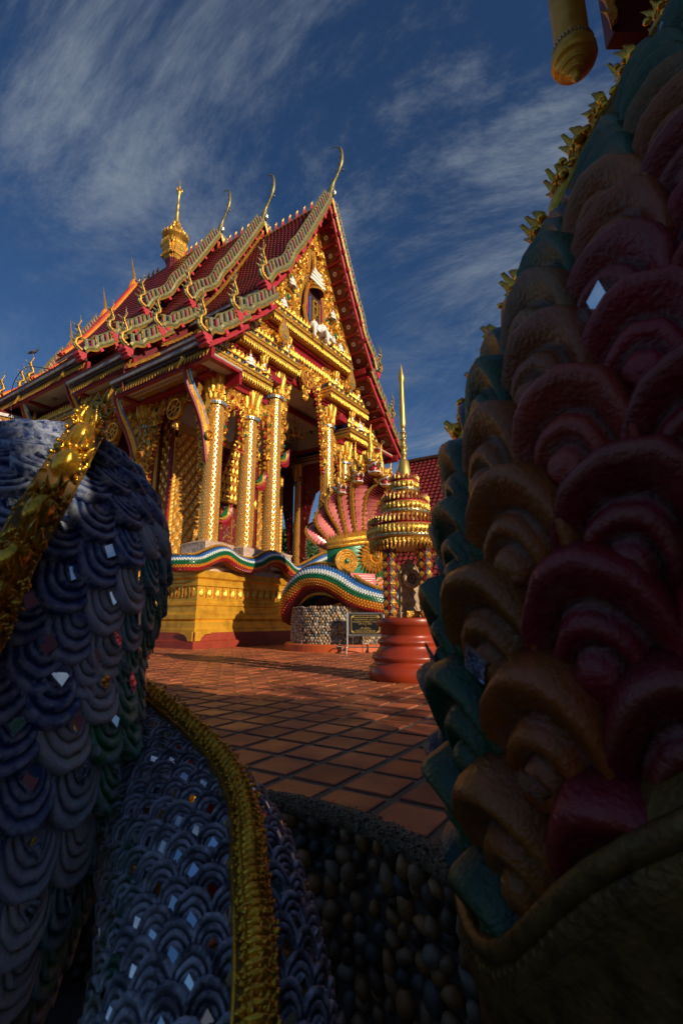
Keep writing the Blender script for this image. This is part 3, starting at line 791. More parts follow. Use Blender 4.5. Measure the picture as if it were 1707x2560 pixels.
for k, (y0, y1, dz, face) in enumerate(SECT):
    roof = MB(tile_red)
    for s in (-1, 1):
        for T in TIERS: tile_slope(roof, s, T, y0 + .06, y1 - .05, dz)
    roof.smooth = False
    ro = roof.build('roof', temple)
    # underside boards, eaves and fascia
    b = MB(red, grey, gold_dark, cream, darkw, white)
    for s in (-1, 1):
        for ti, T in enumerate(TIERS):
            A = along(T, dz - .16, s, y0 + .02, 12); Bk = along(T, dz - .16, s, y1 - .1, 12); b.m = 0
            if ti == 0: b.grid([A, Bk])
            else: b.grid([A, Bk])
            e = A[-1]
            b.m = 1; b.span((e.x - .04, y0 + .02, e.z - .02), (e.x + .04, y1 - .1, e.z + .13))
            b.m = 4; b.span((e.x - s * .12 - .06, y0 + .05, e.z - .16), (e.x - s * .12 + .06, y1 - .15, e.z - .03))
            b.m = 0; b.span((e.x - s * .3 - .07, y0 + .1, e.z - .5), (e.x - s * .3 + .07, y1 - .2, e.z - .1))
            b.m = 2; nn = int((y1 - y0 - .3) / .17)
            for q in range(nn):
                b.flame(fr((e.x - s * .17, y0 + .2 + q * .17, e.z - .12), Y_ * -s, V((s * .15, 0, -1)), V((s, 0, 0))), .36, .19, .05, n=3)
            if ti < 2:      # red riser up to the next tier
                nx = TIERS[ti + 1][0]
                b.m = 0; b.span((XC + s * (nx[0] + .12) - .05, y0 + .4, nx[1] + dz - .2), (XC + s * (nx[0] + .12) + .05, y1 - .2, e.z + .25))
    b.build('eave', ro)
    b = MB(cream, red, grey, black)
    ya, yb = ((-.6, 5.2), (5.2, 8.65), (8.65, 16.3), (16.3, 19.8), (19.8, 24.4))[k]
    for s in (-1, 1):
        b = MB(cream, red, grey, black)
        xa, xb = XC + s * 5.15, XC + s * 6.85
        b.m = 0; b.span((min(xa, xb), ya, 10.15 + dz), (max(xa, xb), yb, 10.25 + dz))
        b.m = 1
        for y in [ya + .12] + [q for q in (9.4, 13.8) if ya + .5 < q < yb - .3] + [yb - .12]: b.span((min(xa, xb), y - .12, 10.04 + dz), (max(xa, xb), y + .12, 10.2 + dz))
        xc_ = XC + s * 5.22; b.span((xc_ - .06, ya, 9.6 + dz), (xc_ + .06, yb, 10.16 + dz))
        y = ya + 1.
        while y < yb - .4:
            b.m = 2; b.lathe([(.0, 10.1 + dz), (.12, 10.1 + dz), (.15, 10.16 + dz)], (XC + s * 5.9, y, 0), 14); b.m = 3; b.lathe([(.09, 10.097 + dz), (.0, 10.12 + dz)], (XC + s * 5.9, y, 0), 12)
            y += 1.4
        b.build('eave_ceiling', ro)
    # gable infill behind the bargeboards
    if face == 1 and k:
        b = MB(gold_dark, maroon, gold_dark)
        for s in (-1, 1):
            for T in TIERS:
                A = along(T, dz - .15, s, y0 + .35, 12)
                b.m = 1; b.grid([A, [p + V((-s * .0, 0, -1.5)) for p in A]])
                b.m = 0; b.tube([p + V((0, -.22, -.62)) for p in A], .07, 5)
        b.build('gable_board', ro)
    # coffered soffit of the front overhang
    if k == 0:
        b = MB(red, maroon, white, red_soft)
        for s in (-1, 1):
            for T in TIERS:
                P = resample(along(T, -.3, s, 0), .92)
                Q = resample(along(T, -.3, s, 0), .1); b.m = 0
                b.grid([[p + V((0, -.92, 0)) for p in Q], [p + V((0, .3, 0)) for p in Q]])
                for i, p in enumerate(P):
                    t = (Q[min(int(i * 9.2) + 1, len(Q) - 1)] - Q[max(min(int(i * 9.2), len(Q) - 2), 0)]).normalized(); nr = V((-t.z, 0, t.x)); nr = -nr if nr.z > 0 else nr
                    b.m = 0; M = fr(p + nr * .07, t, Y_, nr); b.box((0, -.3, 0), (.13, 1.2, .2), M)
                    if i + 1 < len(P):
                        c = p + t * .46; b.m = 2
                        F = fr(c + nr * .02, t, Y_, nr)
                        for a in range(6):
                            b.prism([(.03, -.28), (.1, -.33), (.12, -.28), (.1, -.23)], F @ Matrix.Translation((0, -.28, 0)) @ Matrix.Rotation(a * PI / 3, 4, 'Z') @ Matrix.Translation((0, .28, 0)), .02)
                        for sx in (-1, 1):
                            for y_ in (-.84, .2):
                                d = .22 * (1 if y_ < -.3 else -1)
                                b.prism([(sx * .38, y_), (sx * .18, y_), (sx * .34, y_ + d * .4), (sx * .38, y_ + d)][::sx * (1 if d > 0 else -1)], F, .015)
                        b.m = 1; b.prism([(.37 * math.cos(a * PI / 9), -.3 + .46 * math.sin(a * PI / 9)) for a in range(18)], F @ Matrix.Translation((0, 0, -.02)), .03)
                b.m = 3; b.tube([p + V((0, -.9, -.08)) for p in Q], .09, 5)
        b.build('coffered_soffit', ro)
    # bargeboards + finials on the showing gable end
    ye = y0 if face >= 0 else y1
    fd = -1 if face >= 0 else 1
    for s in (-1, 1):
        for ti, T in enumerate(TIERS):
            b = MB(*bm)
            o = bargeboard(b, T, dz, s, ye, .1 if ti == 0 else .06, .36 if ti == 0 else .33, fd)
            bo = b.build('bargeboard', ro)
            for i in range(14, len(o) - 2, 15):
                p, nr, t, u = o[i]
                if purlin is None:
                    b = MB(red_soft); b.box((0, 0, 0), (.17, .5, .16)); purlin = b.build('purlin_end', ro); po = purlin
                else: po = purlin.copy(); C.objects.link(po); po.parent = ro
                po.matrix_local = fr(p - nr * .23 + V((0, -fd * .12, 0)), t, Y_, nr)
            e = o[-1]; b = MB(red_soft); a0 = e[0] + V((s * .1, -fd * .1, -.15))
            b.prism([(-.2, 0), (.2, 0), (.2, -.12), (.12, -.12), (.12, -.24), (.04, -.24), (.04, -.36), (-.12, -.36), (-.12, -.24), (-.2, -.24)], fr(a0 + V((0, .22, 0)), X_ * s, Z_, -Y_ * s) if s > 0 else fr(a0 + V((0, -.22, 0)), X_ * s, Z_, Y_), .44)
            b.build('stepped_corbel', ro)
            b = MB(mosaic, gold_dark); hang_hong(b, e[0] + V((s * .12, 0, .08)), s, 1.6 if ti == 0 else 1.45); b.build('eave_finial', ro)
    if k == 2:
        for y in (12.4, 15.7):
            b = MB(mosaic, gold_dark); hang_hong(b, V((XC - 7.0, y, 12.72)), -1, 1.45); b.build('eave_finial', ro)
    # chofa
    if face >= 0:
        if chofa is None: chofa = chofa_mesh().build('ridge_horn', ro)
        else: chofa2 = chofa.copy(); C.objects.link(chofa2); chofa2.parent = ro
        (chofa if k == 0 else chofa2).location = (XC, y0 - .02, 22.15 + dz)
    # ridge flames
    b = MB(red_soft, gold)
    n = int((y1 - y0) / .5)
    for q in range(n):
        y = y0 + .7 + q * .5
        if abs(y - 11.9) < 1.3 or y > y1 - .2 or (k in (3, 4) and y < SECT[k - 1][1]): continue
        for m_, h in ((1, .62), (0, .5)):
            b.m = m_; b.flame(fr((XC, y, 21.95 + dz), Y_, Z_, X_), h, .26 if m_ else .3, .1, .15, True)
    b.m = 1; b.span((XC - .1, y0 + .1, 21.8 + dz), (XC + .1, y1 - .1, 22.04 + dz))
    b.build('ridge_cresting', ro)
    if k == 2 or face < 0:      # rear verge: scarlet tiles with an amber edge
        b = MB(scarlet, orange_t, gold_dark)
        for s in (-1, 1):
            for ti, T in enumerate(TIERS):
                P = resample(along(T, dz + .12, s, y1 - .25), .24)
                for i, (a, c) in enumerate(zip(P, P[1:])):
                    t = (c - a).normalized(); nr = V((-t.z, 0, t.x)); nr = nr if nr.z > 0 else -nr
                    b.m = 0; b.box((0, 0, 0), ((c - a).length * .9, .5, .2), fr((a + c) / 2 + nr * .12, t, Y_, nr))
                b.m = 1; b.tube([p + V((0, -.36, .12)) for p in P], .09, 6)
        b.m = 1; b.lathe([(.4, -.3), (.32, .2), (.2, .5), (.12, .62)], (XC, y1 - .2, 22.15 + dz), 10); b.m = 2
        b.tube(spline([(XC, y1 - .2, 22.7 + dz), (XC, y1 + .0, 23.4 + dz), (XC, y1 + .25, 24.1 + dz), (XC, y1 + .5, 25. + dz)], 12), [.13 - .01 * q for q in range(13)], 6)
        b.build('rear_verge', ro)

# ridge spire ---------------------------------------------------------
b = MB(gold_dark, gold, maroon)
def sqring(prof, rd=.25):
    for (r0, z0, m), (r1, z1, m1) in zip(prof, prof[1:]):
        b.m = m
        ring = lambda r, z: [(XC + x * r * .54, 11.9 + y * r * .54, z) for x, y in ((-1, -.6), (-.8, -.6), (-.8, -.8), (-.6, -.8), (-.6, -1), (.6, -1), (.6, -.8), (.8, -.8), (.8, -.6), (1, -.6), (1, .6), (.8, .6), (.8, .8), (.6, .8), (.6, 1), (-.6, 1), (-.6, .8), (-.8, .8), (-.8, .6), (-1, .6))]
        b.grid([ring(r0, z0), ring(r1, z1)], cv=True)
sqring([(.7, 22.8, 2), (.7, 24.0, 2), (.9, 24.3, 0), (1.2, 24.75, 1), (1.05, 24.8, 0), (1.2, 25.05, 1), (1.38, 25.35, 1), (1.15, 25.4, 0), (1.0, 25.45, 0), (1.05, 25.7, 0), (.6, 25.75, 0)])
for side in range(4):
    M = Matrix.Translation((XC, 11.9, 0)) @ Matrix.Rotation(side * PI / 2, 4, 'Z')
    for k in range(11):
        x = -1.1 + .22 * k; b.m = 1 if k % 2 else 0
        x *= .54; b.flame(M @ fr((x, -.72 if abs(x) < .43 else -.6, 25.3), X_, Z_, -Y_), .4, .18, .06, n=4, two=True)
        b.m = 0; b.flame(M @ fr((x, -.63 if abs(x) < .43 else -.54, 24.75), X_, -Z_, -Y_), .24, .15, .05, n=3)
b.build('spire_base', temple)
b = MB(gold_dark, gold, spire_gold); b.smooth = True
b.m = 0; b.lathe([(.36, 25.6), (.34, 25.85), (.8, 26.05), (.86, 26.2), (.75, 26.3), (.5, 26.33), (.54, 26.52), (.42, 26.6), (.33, 26.65), (.36, 26.85), (.26, 26.95), (.2, 27.2), (.15, 27.5)], (XC, 11.9, 0), 24)
b.m = 2; b.lathe([(.18, 27.3), (.15, 27.7), (.1, 28.1), (.13, 28.2), (.09, 28.3), (.09, 28.7), (.12, 28.8), (.08, 28.9), (.06, 29.6), (.15, 29.75), (.17, 29.9), (.1, 30.0), (.13, 30.2), (.05, 30.4), (.01, 30.9)], (XC, 11.9, 0), 12)
b.smooth = False
for (r, z, n, h) in ((.8, 26.12, 22, .26), (.52, 26.46, 16, .24), (.35, 26.8, 12, .24), (.2, 27.15, 9, .25), (.14, 29.95, 8, .2)):
    for k in range(n):
        a = 2 * PI * k / n; o = V((math.cos(a), math.sin(a), 0)); b.m = k % 2
        b.flame(fr(V((XC, 11.9, z)) + o * r, V((-o.y, o.x, 0)), (Z_ + o * .15).normalized(), o), h, 2 * PI * r / n * .9, .07, n=4, two=True)
b.build('ridge_spire', temple)

# eave brackets on the long side -------------------------------------
def bracket():
    b = MB(gold, red, blue, green, silver)
    P = spline([(.05, 6.7), (-.1, 7.5), (-.25, 8.1), (-.55, 8.7), (-.95, 9.3), (-1.2, 9.9), (-1.15, 10.25), (-1.4, 10.45)], 30)   # (x outwards, z)
    pts = [V((x, 0, z)) for x, z in P]; rad = [.03 + .16 * math.sin(PI * min(1, (k + 2) / 30) ** .8) for k in range(31)]
    b.m = 0; b.tube(pts, rad, 7)
    b.m = 1; b.tube([p + V((-.1, 0, -.1)) for p in pts], [r * .6 for r in rad], 5)
    b.m = 2; b.tube([p + V((0, -.12, .02)) for p in pts[8:27]], .07, 5); b.tube([p + V((0, .12, .02)) for p in pts[8:27]], .07, 5)
    b.m = 4; b.tube([p + V((-.04, -.15, .07)) for p in pts[10:26]], .03, 5)
    for i, q in ((7, .7), (11, .85), (15, .6)):
        for m_, k in ((0, 1.), (3 if i < 12 else 0, .55)):
            b.m = m_; b.flame(fr(pts[i] + V((.05, 0, .05)), V((0, -1, 0)), V((.15, 0, 1)), V((-1, 0, 0))), q * k, .36 * k, .1 + (.06 if k < 1 else 0), .4, True)
    b.m = 0; b.flame(fr(pts[-1], V((0, -1, 0)), V((-.3, 0, -1)), V((-1, 0, 0))), .75, .3, .1, .3, True)
    b.m = 3; b.ball(pts[4] + V((-.1, 0, .1)), (.12, .16, .16), 7, 5)
    b.m = 0; b.volute(fr(pts[5] + V((0, -.16, 0)), V((1, 0, 0)), Z_, -Y_), .26, .06)
    return b
br = None
for y in (.6, 5.0, 9.4, 13.8):
    if br is None: br = bracket().build('eave_bracket', temple); o = br
    else: o = br.copy(); C.objects.link(o)
    o.location = (.6, y, 0 if y < 5.1 else (2.1 if y > 8 else 1.07))
b = MB(black)
b.tube(spline([(-.9, 9.6, 12.4), (-1.3, 11.6, 13.1), (-1.1, 13.4, 13.5), (-.95, 14.6, 12.9), (-.7, 14.5, 11.2), (-.2, 13.2, 10.4), (.4, 12.6, 10.4)], 40), .02, 5)
b.build('cable', temple)

# chandelier in the porch
ch = MB(gold_dark, silver)
ch.m = 0; ch.tube([(0, 0, 1.5), (0, 0, .2)], .03, 5); ch.lathe([(.02, .4), (.12, .3), (.06, .15), (.14, 0), (.02, -.15)], n=10)
for tier, (r, z, n) in enumerate(((.75, 0, 12), (.5, .35, 8), (.28, .7, 6))):
    for k in range(n):
        a = 2 * PI * k / n; d = V((math.cos(a), math.sin(a), 0))
        ch.m = 0; ch.tube([d * .05 + Z_ * (z + .1), d * r * .6 + Z_ * (z - .15), d * r + Z_ * z], .018, 4); ch.m = 1
        ch.lathe([(.015, .22), (.03, .1), (.05, .02), (.0, 0)], d * r + Z_ * z, 6)
        for q in range(4): ch.ball(d * r * (1 - .12 * q) + Z_ * (z - .1 - .05 * q), (.03, .03, .05), 5, 4)
co_ = ch.build('chandelier', None, TM @ V((8.3, 2.9, 10.75)))
tag(co_, 'crystal and gilt chandelier hanging in the dark temple porch', 'chandelier')
# ------------------------------------------------------------------ striped serpents
STRIPE = [(navy, 0), (blue, 0), (white_e, 0), (green, 0), (orange_e, 0), (red_e, 0)]
def striped_body(name, path, rad, parent, up=V((0, 0, 1)), nseg=140, crest=True, bands=(.55, .95, 1.3, 1.7, 2.15, 2.7), ss=.12, side0=None):
    """tube in painted stripes with small raised scales; angle measured from the dorsal line"""
    mats = (black_e, blue, white_e, green, orange_e, red_e, maroon)
    b = MB(*mats)
    P = [V(p) for p in spline(path, nseg)]; rr = spline([(r,) for r in rad], nseg)
    F = frames(P, up); n = 0; m = 36
    def pos(i, a, o=0.):
        c, t, d, s = F[i]; r = rr[i][0] + o
        # keep the dorsal line upright
        d = (up - t * up.dot(t)).normalized(); s = t.cross(d)
        return c + d * (r * math.cos(a)) + s * (r * math.sin(a))
    G = [[pos(i, 2 * PI * j / m) for j in range(m)] for i in range(nseg + 1)]
    def band(a):
        a = abs((a + PI) % (2 * PI) - PI)
        for k, e in enumerate(bands):
            if a < e: return k
        return 6
    b.smooth = True; dk = lambda q: 0 if q < 4 else 6
    b.grid(G, cv=True, bands=[dk(band(2 * PI * (j + .5) / m)) for j in range(m)]); b.smooth = False
    step = 2
    for i in range(0, nseg - 1):      # scale bosses
        for j in range(m):
            if (i + j) % 2: continue
            a = 2 * PI * (j + .5) / m; b.m = band(a)
            if b.m == 6: continue
            w_ = 2 * PI / m * .93; lo = max(i - 1, 0); mid = pos(i, a)
            q = [pos(i, a - w_), pos(i + 1, a), pos(i, a + w_), pos(lo, a)]
            ids = [b.v(mid.lerp(x, .93) + (x - P[i]).normalized() * .006) for x in q]; top = [b.v(mid.lerp(x, .5) + (x - P[i]).normalized() * ss * .3) for x in q]
            for k in range(4): b.f(ids[(k + 1) % 4], ids[k], top[k], top[(k + 1) % 4])
            b.f(*top[::-1])
    o = b.build(name, parent)
    if crest:
        b = MB(gold, gold_dark)
        top = [pos(i, 0, .03) for i in range(nseg + 1)]
        b.tube(top, [rr[i][0] * .17 for i in range(nseg + 1)], 8)
        for i in range(1, nseg, 1):
            c, t, d, s = F[i]; d = (up - t * up.dot(t)).normalized(); s = t.cross(d)
            for e in (-1, 0, 1):
                b.m = 1 if (i + e) % 3 == 0 else 0
                b.ball(top[i] + s * (e * rr[i][0] * .14) + d * (rr[i][0] * (.14 if e == 0 else .08)), rr[i][0] * .085, 5, 4)
        b.build('crest_ridge', o)
    return o
def tl(x, y, z): return TM @ V((x, y, z))
rail = empty('serpent_balustrade', 'striped serpent body undulating along the top of the golden temple plinth', 'serpent', tl(0, 0, 2.6), 0)
RI = Matrix.Translation(rail.location).inverted()
prof = [(-1.7, 2.95), (-1.3, 2.72), (-.9, 2.8), (-.45, 2.85), (.1, 2.9), (.6, 3.12), (1.0, 3.15), (1.5, 2.95), (2.1, 2.86), (2.6, 2.95), (3.1, 3.2), (3.6, 3.28), (4.1, 3.15), (4.6, 2.86), (5.1, 2.85), (5.7, 3.1), (6.4, 3.4), (7.1, 3.55), (7.7, 3.45), (8.1, 3.05), (8.2, 2.5)]
path = [RI @ tl(x, -.16 - max(0, x - 4.2) * .12, z + .02) for x, z in prof]
path[0:2] = [RI @ tl(-.55, 2.2, 2.95), RI @ tl(-.62, .5, 2.76)]; path[2] = RI @ tl(-.5, .0, 2.74); path[3] = RI @ tl(-.2, -.14, 2.78)
striped_body('body', path, [.27] * 14 + [.29, .3, .33, .36, .36, .34, .3], rail, nseg=230, ss=.1)

# seven-headed naga on its drum ---------------------------------------
DC = V((.05, 16.45, 0))          # drum centre
drum = empty('stone_drum', 'round cobblestone drum with an orange kerb carrying the seven headed naga', 'pedestal', DC)
def pebble(mb, c, r, M):
    n, m = 7, 5; P = []
    j = [rnd.uniform(.85, 1.15) for _ in range(n)]
    for i in range(m + 1):
        t = PI * i / m; s = max(math.sin(t), .03)
        P.append([V(c) + M @ V((r[0] * s * math.cos(2 * PI * k / n) * j[k], r[1] * s * math.sin(2 * PI * k / n) * j[k], -r[2] * math.cos(t))) for k in range(n)])
    mb.grid(P, cv=True)
pebm = [pm('pebble_' + n_, c, .45, 0, c2, 9, .15, 30) for n_, c, c2 in (('tan', (.34, .22, .12), (.24, .15, .08)), ('grey', (.2, .19, .18), (.13, .12, .12)), ('ochre', (.4, .23, .09), (.3, .15, .05)), ('pale', (.44, .37, .28), (.33, .26, .18)), ('brown', (.17, .09, .05), (.1, .055, .03)), ('slate', (.1, .115, .11), (.07, .08, .08)))]
grout = pm('grout', (.085, .07, .055), .9, 0, (.05, .042, .035), 20, .6, 60)
def pebble_wall(mb, arc, r, z0, z1, c, inward, size, a0, a1):
    """staggered pebbles on a round wall"""
    dz = size * 1.5; rows = int((z1 - z0) / dz)
    for i in range(rows + 1):
        z = z0 + (i + .5) * (z1 - z0) / (rows + 1); n = int(abs(a1 - a0) * r / (size * 1.75))
        for k in range(n):
            a = a0 + (a1 - a0) * (k + (.5 if i % 2 else 0) + rnd.uniform(-.2, .2)) / n
            o = V((math.cos(a), math.sin(a), 0)); t = V((-math.sin(a), math.cos(a), 0))
            M = Matrix((t, Z_, o)).transposed() @ Matrix.Rotation(rnd.uniform(-.7, .7), 3, 'Z')
            s = size * rnd.uniform(.75, 1.15)
            mb.m = rnd.choice((0, 0, 1, 2, 3, 3, 4, 5, 0, 3))
            pebble(mb, V(c) + o * (r + (-.0 if not inward else 0)) + Z_ * (z + rnd.uniform(-.25, .25) * size), (s * .95, s * 1.15, s * .75), M)
b = MB(grout); b.lathe([(1.66, .2), (1.66, 1.32), (0, 1.34)], n=64); core = b.build('drum_core', drum)
b = MB(*pebm); b.smooth = True; pebble_wall(b, 0, 1.66, .2, 1.33, (0, 0, 0), False, .056, PI, 2 * PI + .5)
tag(b.build('pebble_cladding', drum), kind='stuff')
b = MB(terra_o); b.lathe([(1.9, 0), (1.9, .2), (1.86, .23), (1.6, .23)], n=64); b.build('kerb_ring', drum)

naga = empty('seven_headed_naga', 'seven headed naga statue with pink ribbed necks rearing behind the small shrine', 'statue', DC + V((0, 0, 1.3)))
NI = Matrix.Translation(naga.location).inverted()
def na(px, py, D): return NI @ at(px, py, D)
coil = [na(1000, 1452, 16.1), na(992, 1500, 15.4), na(962, 1512, 15.05), na(925, 1505, 14.9), na(885, 1488, 14.95), na(850, 1462, 15.1), na(812, 1448, 15.35), na(772, 1455, 15.75), na(738, 1492, 16.2), na(730, 1535, 16.7), na(745, 1545, 17.4)]
striped_body('body', coil, [.3, .34, .38, .41, .43, .43, .43, .43, .42, .36, .25], naga, nseg=150, ss=.13, bands=(.5, .84, 1.16, 1.6, 2.05, 2.35))
coil2 = [na(1000, 1452, 15.9), na(985, 1448, 16.7), na(930, 1460, 17.2), na(860, 1470, 17.5), na(790, 1500, 17.5), na(740, 1545, 17.4)]
striped_body('body_loop', coil2, [.3, .4, .45, .45, .4, .25], naga, nseg=60, ss=.13)
b = MB(gold, gold_dark)      # gilt hem on the lower side of the loop
pts = [V(p) for p in spline([p + V((0, -.12, -.46)) for p in coil[2:9]], 60)]
b.tube(pts, .05, 6); b.build('gilt_hem', naga)

FACE = V((.42, -.9, 0)).normalized(); SIDE = V((-FACE.y, FACE.x, 0))     # SIDE points to the photo's right
def neck_and_head(root, ctrl, w, hs, yaw, head_src):
    """ventral strip of stepped pink plates between gilt ridges"""
    n = 80
    P = [V(p) for p in spline([c[:3] for c in ctrl], n)]
    W = spline([(q * 1.12,) for q in w], n)
    b = MB(pink, gold, green, gold_dark, maroon)
    fr_ = []
    for i in range(n + 1):
        t = (P[min(i + 1, n)] - P[max(i - 1, 0)]).normalized()
        s = t.cross(FACE).normalized() * -1; s = s if s.dot(SIDE) > 0 or abs(s.dot(SIDE)) < .3 else -s
        f = s.cross(t).normalized(); f = f if f.dot(FACE) > 0 else -f
        fr_.append((P[i], t, s, f, W[i][0]))
    pit = 5
    for i in range(0, n - pit + 1, pit):
        G = []
        for q, lift in ((i, .0), (i + pit, .08)):
            c, t, s, f, ww = fr_[q]
            G.append([c + s * (ww * .5 * x) + f * (ww * .2 * (1 - x * x) + .06 + lift) for x in (-.8, -.5, -.2, -.03, .03, .2, .5, .8)])
        b.m = 0; b.grid(G)
        b.m = 4; b.grid([G[-1], [p_ - fr_[i + pit][3] * .09 + fr_[i + pit][1] * .012 for p_ in G[-1]]])
    for e in (-1, 1):
        pts = [c + s * (e * ww * .5) + f * .1 for c, t, s, f, ww in fr_]
        b.m = 1; b.tube(pts, [ww * .085 for *_, ww in fr_], 7)
        for i in range(1, n, 2):
            b.m = 1 if i % 4 == 1 else 3; b.ball(pts[i] + fr_[i][3] * fr_[i][4] * .07, fr_[i][4] * .07, 5, 4)
    m = 14; G = []
    for c, t, s, f, ww in fr_: G.append([c + s * (ww * .52 * math.cos(PI + PI * k / m)) + f * (ww * .55 * math.sin(PI + PI * k / m) + .08) for k in range(m + 1)])
    b.m = 2; b.grid(G)
    o = b.build('neck', root)
    h = head_src if head_src.parent is None else head_src.copy()
    if h is not head_src: C.objects.link(h)
    h.parent = o; h.location = P[-1] + FACE * .12 + Z_ * .05; h.rotation_euler = (0, 0, math.atan2(FACE.y, FACE.x) + PI / 2 + yaw); h.scale = (hs * .7, hs * .7, hs * .74)
    for ch in (list(head_src.children) if h is not head_src else []):
        pass
    return o
def head():
    b = MB(gold, green, red_e, white, black, gold_dark); b.smooth = True
    b.ball((0, .08, .2), (.27, .34, .24), 14, 10)
    G = []     # upper jaw
    for i, (y, w_, z0, z1) in enumerate(((-.05, .27, .2, .42), (-.2, .27, .14, .4), (-.38, .24, .13, .34), (-.52, .2, .17, .32), (-.6, .13, .24, .36), (-.62, .03, .28, .36))):
        G.append([(w_ * math.cos(a) , y, (z0 + z1) / 2 + (z1 - z0) / 2 * math.sin(a)) for a in [2 * PI * k / 12 for k in range(12)]])
    b.grid(G, cv=True)
    G = []     # lower jaw
    for i, (y, w_, z0, z1) in enumerate(((.05, .25, -.22, .1), (-.12, .25, -.3, -.12), (-.3, .22, -.32, -.17), (-.45, .17, -.3, -.17), (-.52, .06, -.26, -.18))):
        G.append([(w_ * math.cos(a), y, (z0 + z1) / 2 + (z1 - z0) / 2 * math.sin(a)) for a in [2 * PI * k / 12 for k in range(12)]])
    b.grid(G, cv=True)
    b.m = 2; b.ball((0, -.1, .0), (.21, .26, .19), 12, 8); b.ball((0, -.3, -.12), (.12, .2, .06), 8, 6)
    b.m = 3
    for s in (-1, 1):
        b.tube([(s * .26, -.02, -.02), (s * .25, -.05, .14), (s * .25, -.3, .14), (s * .2, -.5, .17), (s * .08, -.6, .22)], .028, 6)
        b.tube([(s * .26, -.02, 0), (s * .24, -.12, -.14), (s * .21, -.32, -.17), (s * .15, -.47, -.17), (0, -.52, -.17)], .028, 6)
        b.tube([(s * .15, -.5, .17), (s * .15, -.52, .03)], [.04, .005], 6); b.tube([(s * .13, -.44, -.16), (s * .13, -.46, -.02)], [.035, .005], 6)
        for q in range(3): b.tube([(s * .23, -.15 - .1 * q, .13), (s * .22, -.16 - .1 * q, .06)], [.022, .005], 5)
        b.ball((s * .2, -.16, .4), (.08, .08, .07), 10, 7); b.m = 4; b.ball((s * .225, -.22, .4), (.04, .035, .04), 8, 6); b.m = 3
    b.m = 0
    b.tube([(0, -.52, .32), (0, -.68, .44), (0, -.6, .6)], [.09, .07, .01], 7)
    for k in range(5): b.lathe([(.3 - .03 * k, .36 + .08 * k), (.34 - .03 * k, .4 + .08 * k), (.3 - .03 * k, .45 + .08 * k)], (0, .1, 0), 16)
    b.lathe([(.2, .74), (.2, .8), (.14, .86)], (0, .12, 0), 14)
    b.tube(spline([(0, .12, .8), (0, .13, 1.15), (0, .17, 1.55), (0, .12, 1.95), (0, .04, 2.15)], 14), [.17, .165, .155, .145, .13, .115, .1, .088, .076, .064, .052, .04, .03, .018, .006], 8)
    b.smooth = False
    for k in range(11):
        a = PI * (k / 10) - PI; o = V((math.cos(a), math.sin(a), 0))
        b.m = 0 if k % 2 else 5; b.flame(fr(V((0, .1, .42)) + o * .3, V((-o.y, o.x, 0)), (Z_ + o * .25).normalized(), o), .38, .18, .06, 0, True)
    for s in (-1, 1):
        for q in range(3):
            b.m = (0, 1, 5)[q]; b.flame(fr((s * .26, .12 + .1 * q, -.1 + .1 * q), V((0, -1, 0)), V((s * .6, .3, .75)), V((s, 0, 0))), .55 - .08 * q, .26, .08, .3, True)
    return b
hd = head().build('head', None)
heads = [((794, 1300), 17., .62, -.5), ((816, 1256), 16.6, .7, -.3), ((848, 1222), 16.3, .78, -.15), ((887, 1194), 16.1, .85, 0), ((926, 1170), 15.9, 1.02, .05), ((953, 1202), 16.0, .86, .2), ((977, 1236), 16.2, .74, .35)]
bases = [(838, 1372), (852, 1370), (866, 1364), (882, 1358), (902, 1352), (920, 1346), (934, 1342)]
mids = [((775, 1330), (800, 1355)), ((803, 1300), (826, 1336)), ((832, 1262), (858, 1318)), ((868, 1232), (876, 1300)), ((906, 1212), (906, 1292)), ((936, 1240), (926, 1296)), ((960, 1268), (940, 1300))]
WS = ((.3, .36, .36, .26), (.36, .46, .46, .28), (.38, .52, .54, .32), (.4, .62, .62, .36), (.42, .74, .76, .42), (.4, .6, .6, .36), (.38, .5, .5, .32))
for (hp, D, s, yaw), bs, (m1, m2), ws in zip(heads, bases, mids, WS):
    D0 = 15.85
    ctrl = [na(*bs, D0 - .15), na(*m2, D0 + .0), na(*m1, (D0 + D) / 2 + .05 - .3), na(hp[0], hp[1] + 12, D - .6)]
    neck_and_head(naga, [tuple(c) for c in ctrl], ws, s, yaw, hd)
# breast
b = MB(green, gold, gold_dark, navy, maroon, pink)
b.smooth = True
bc = na(885, 1400, 15.9); 
Mb = Matrix((SIDE, FACE, Z_)).transposed()
def BP(x, f, z): return bc + SIDE * x + FACE * f + Z_ * z
def breast(x, z):       # surface depth
    return .62 * math.sqrt(max(.05, 1 - (x / 1.05) ** 2)) * (1 - .1 * z * z)
G = [[BP(-1.02 + 2.04 * j / 24, breast(-1.02 + 2.04 * j / 24, z), z + .26 * (-1.02 + 2.04 * j / 24) * (.5 + z * .4) * .9) for j in range(25)] for z in [(-.75 + 1.35 * i / 14) for i in range(15)]]
b.grid(G); b.ball(bc + Z_ * -.1, (.85, .6, .75), 18, 10)
b.smooth = False
def on(x, z, o=0.): return BP(x, breast(x, z) + o, z + .26 * x * (.5 + z * .4) * .9)
b.m = 1
for z, r in ((.62, .1), (.48, .07)): b.tube([on(-1.02 + 2.04 * j / 30, z, .03) for j in range(31)], r, 7)
for j in range(34):
    x = -1. + 2. * j / 33; b.m = 1 if j % 2 else 2
    b.flame(fr(on(x, .66, .04), SIDE, (Z_ + FACE * .2).normalized(), FACE), .26, .11, .05, .2)
    b.ball(on(x, .55, .07), .05, 5, 4)
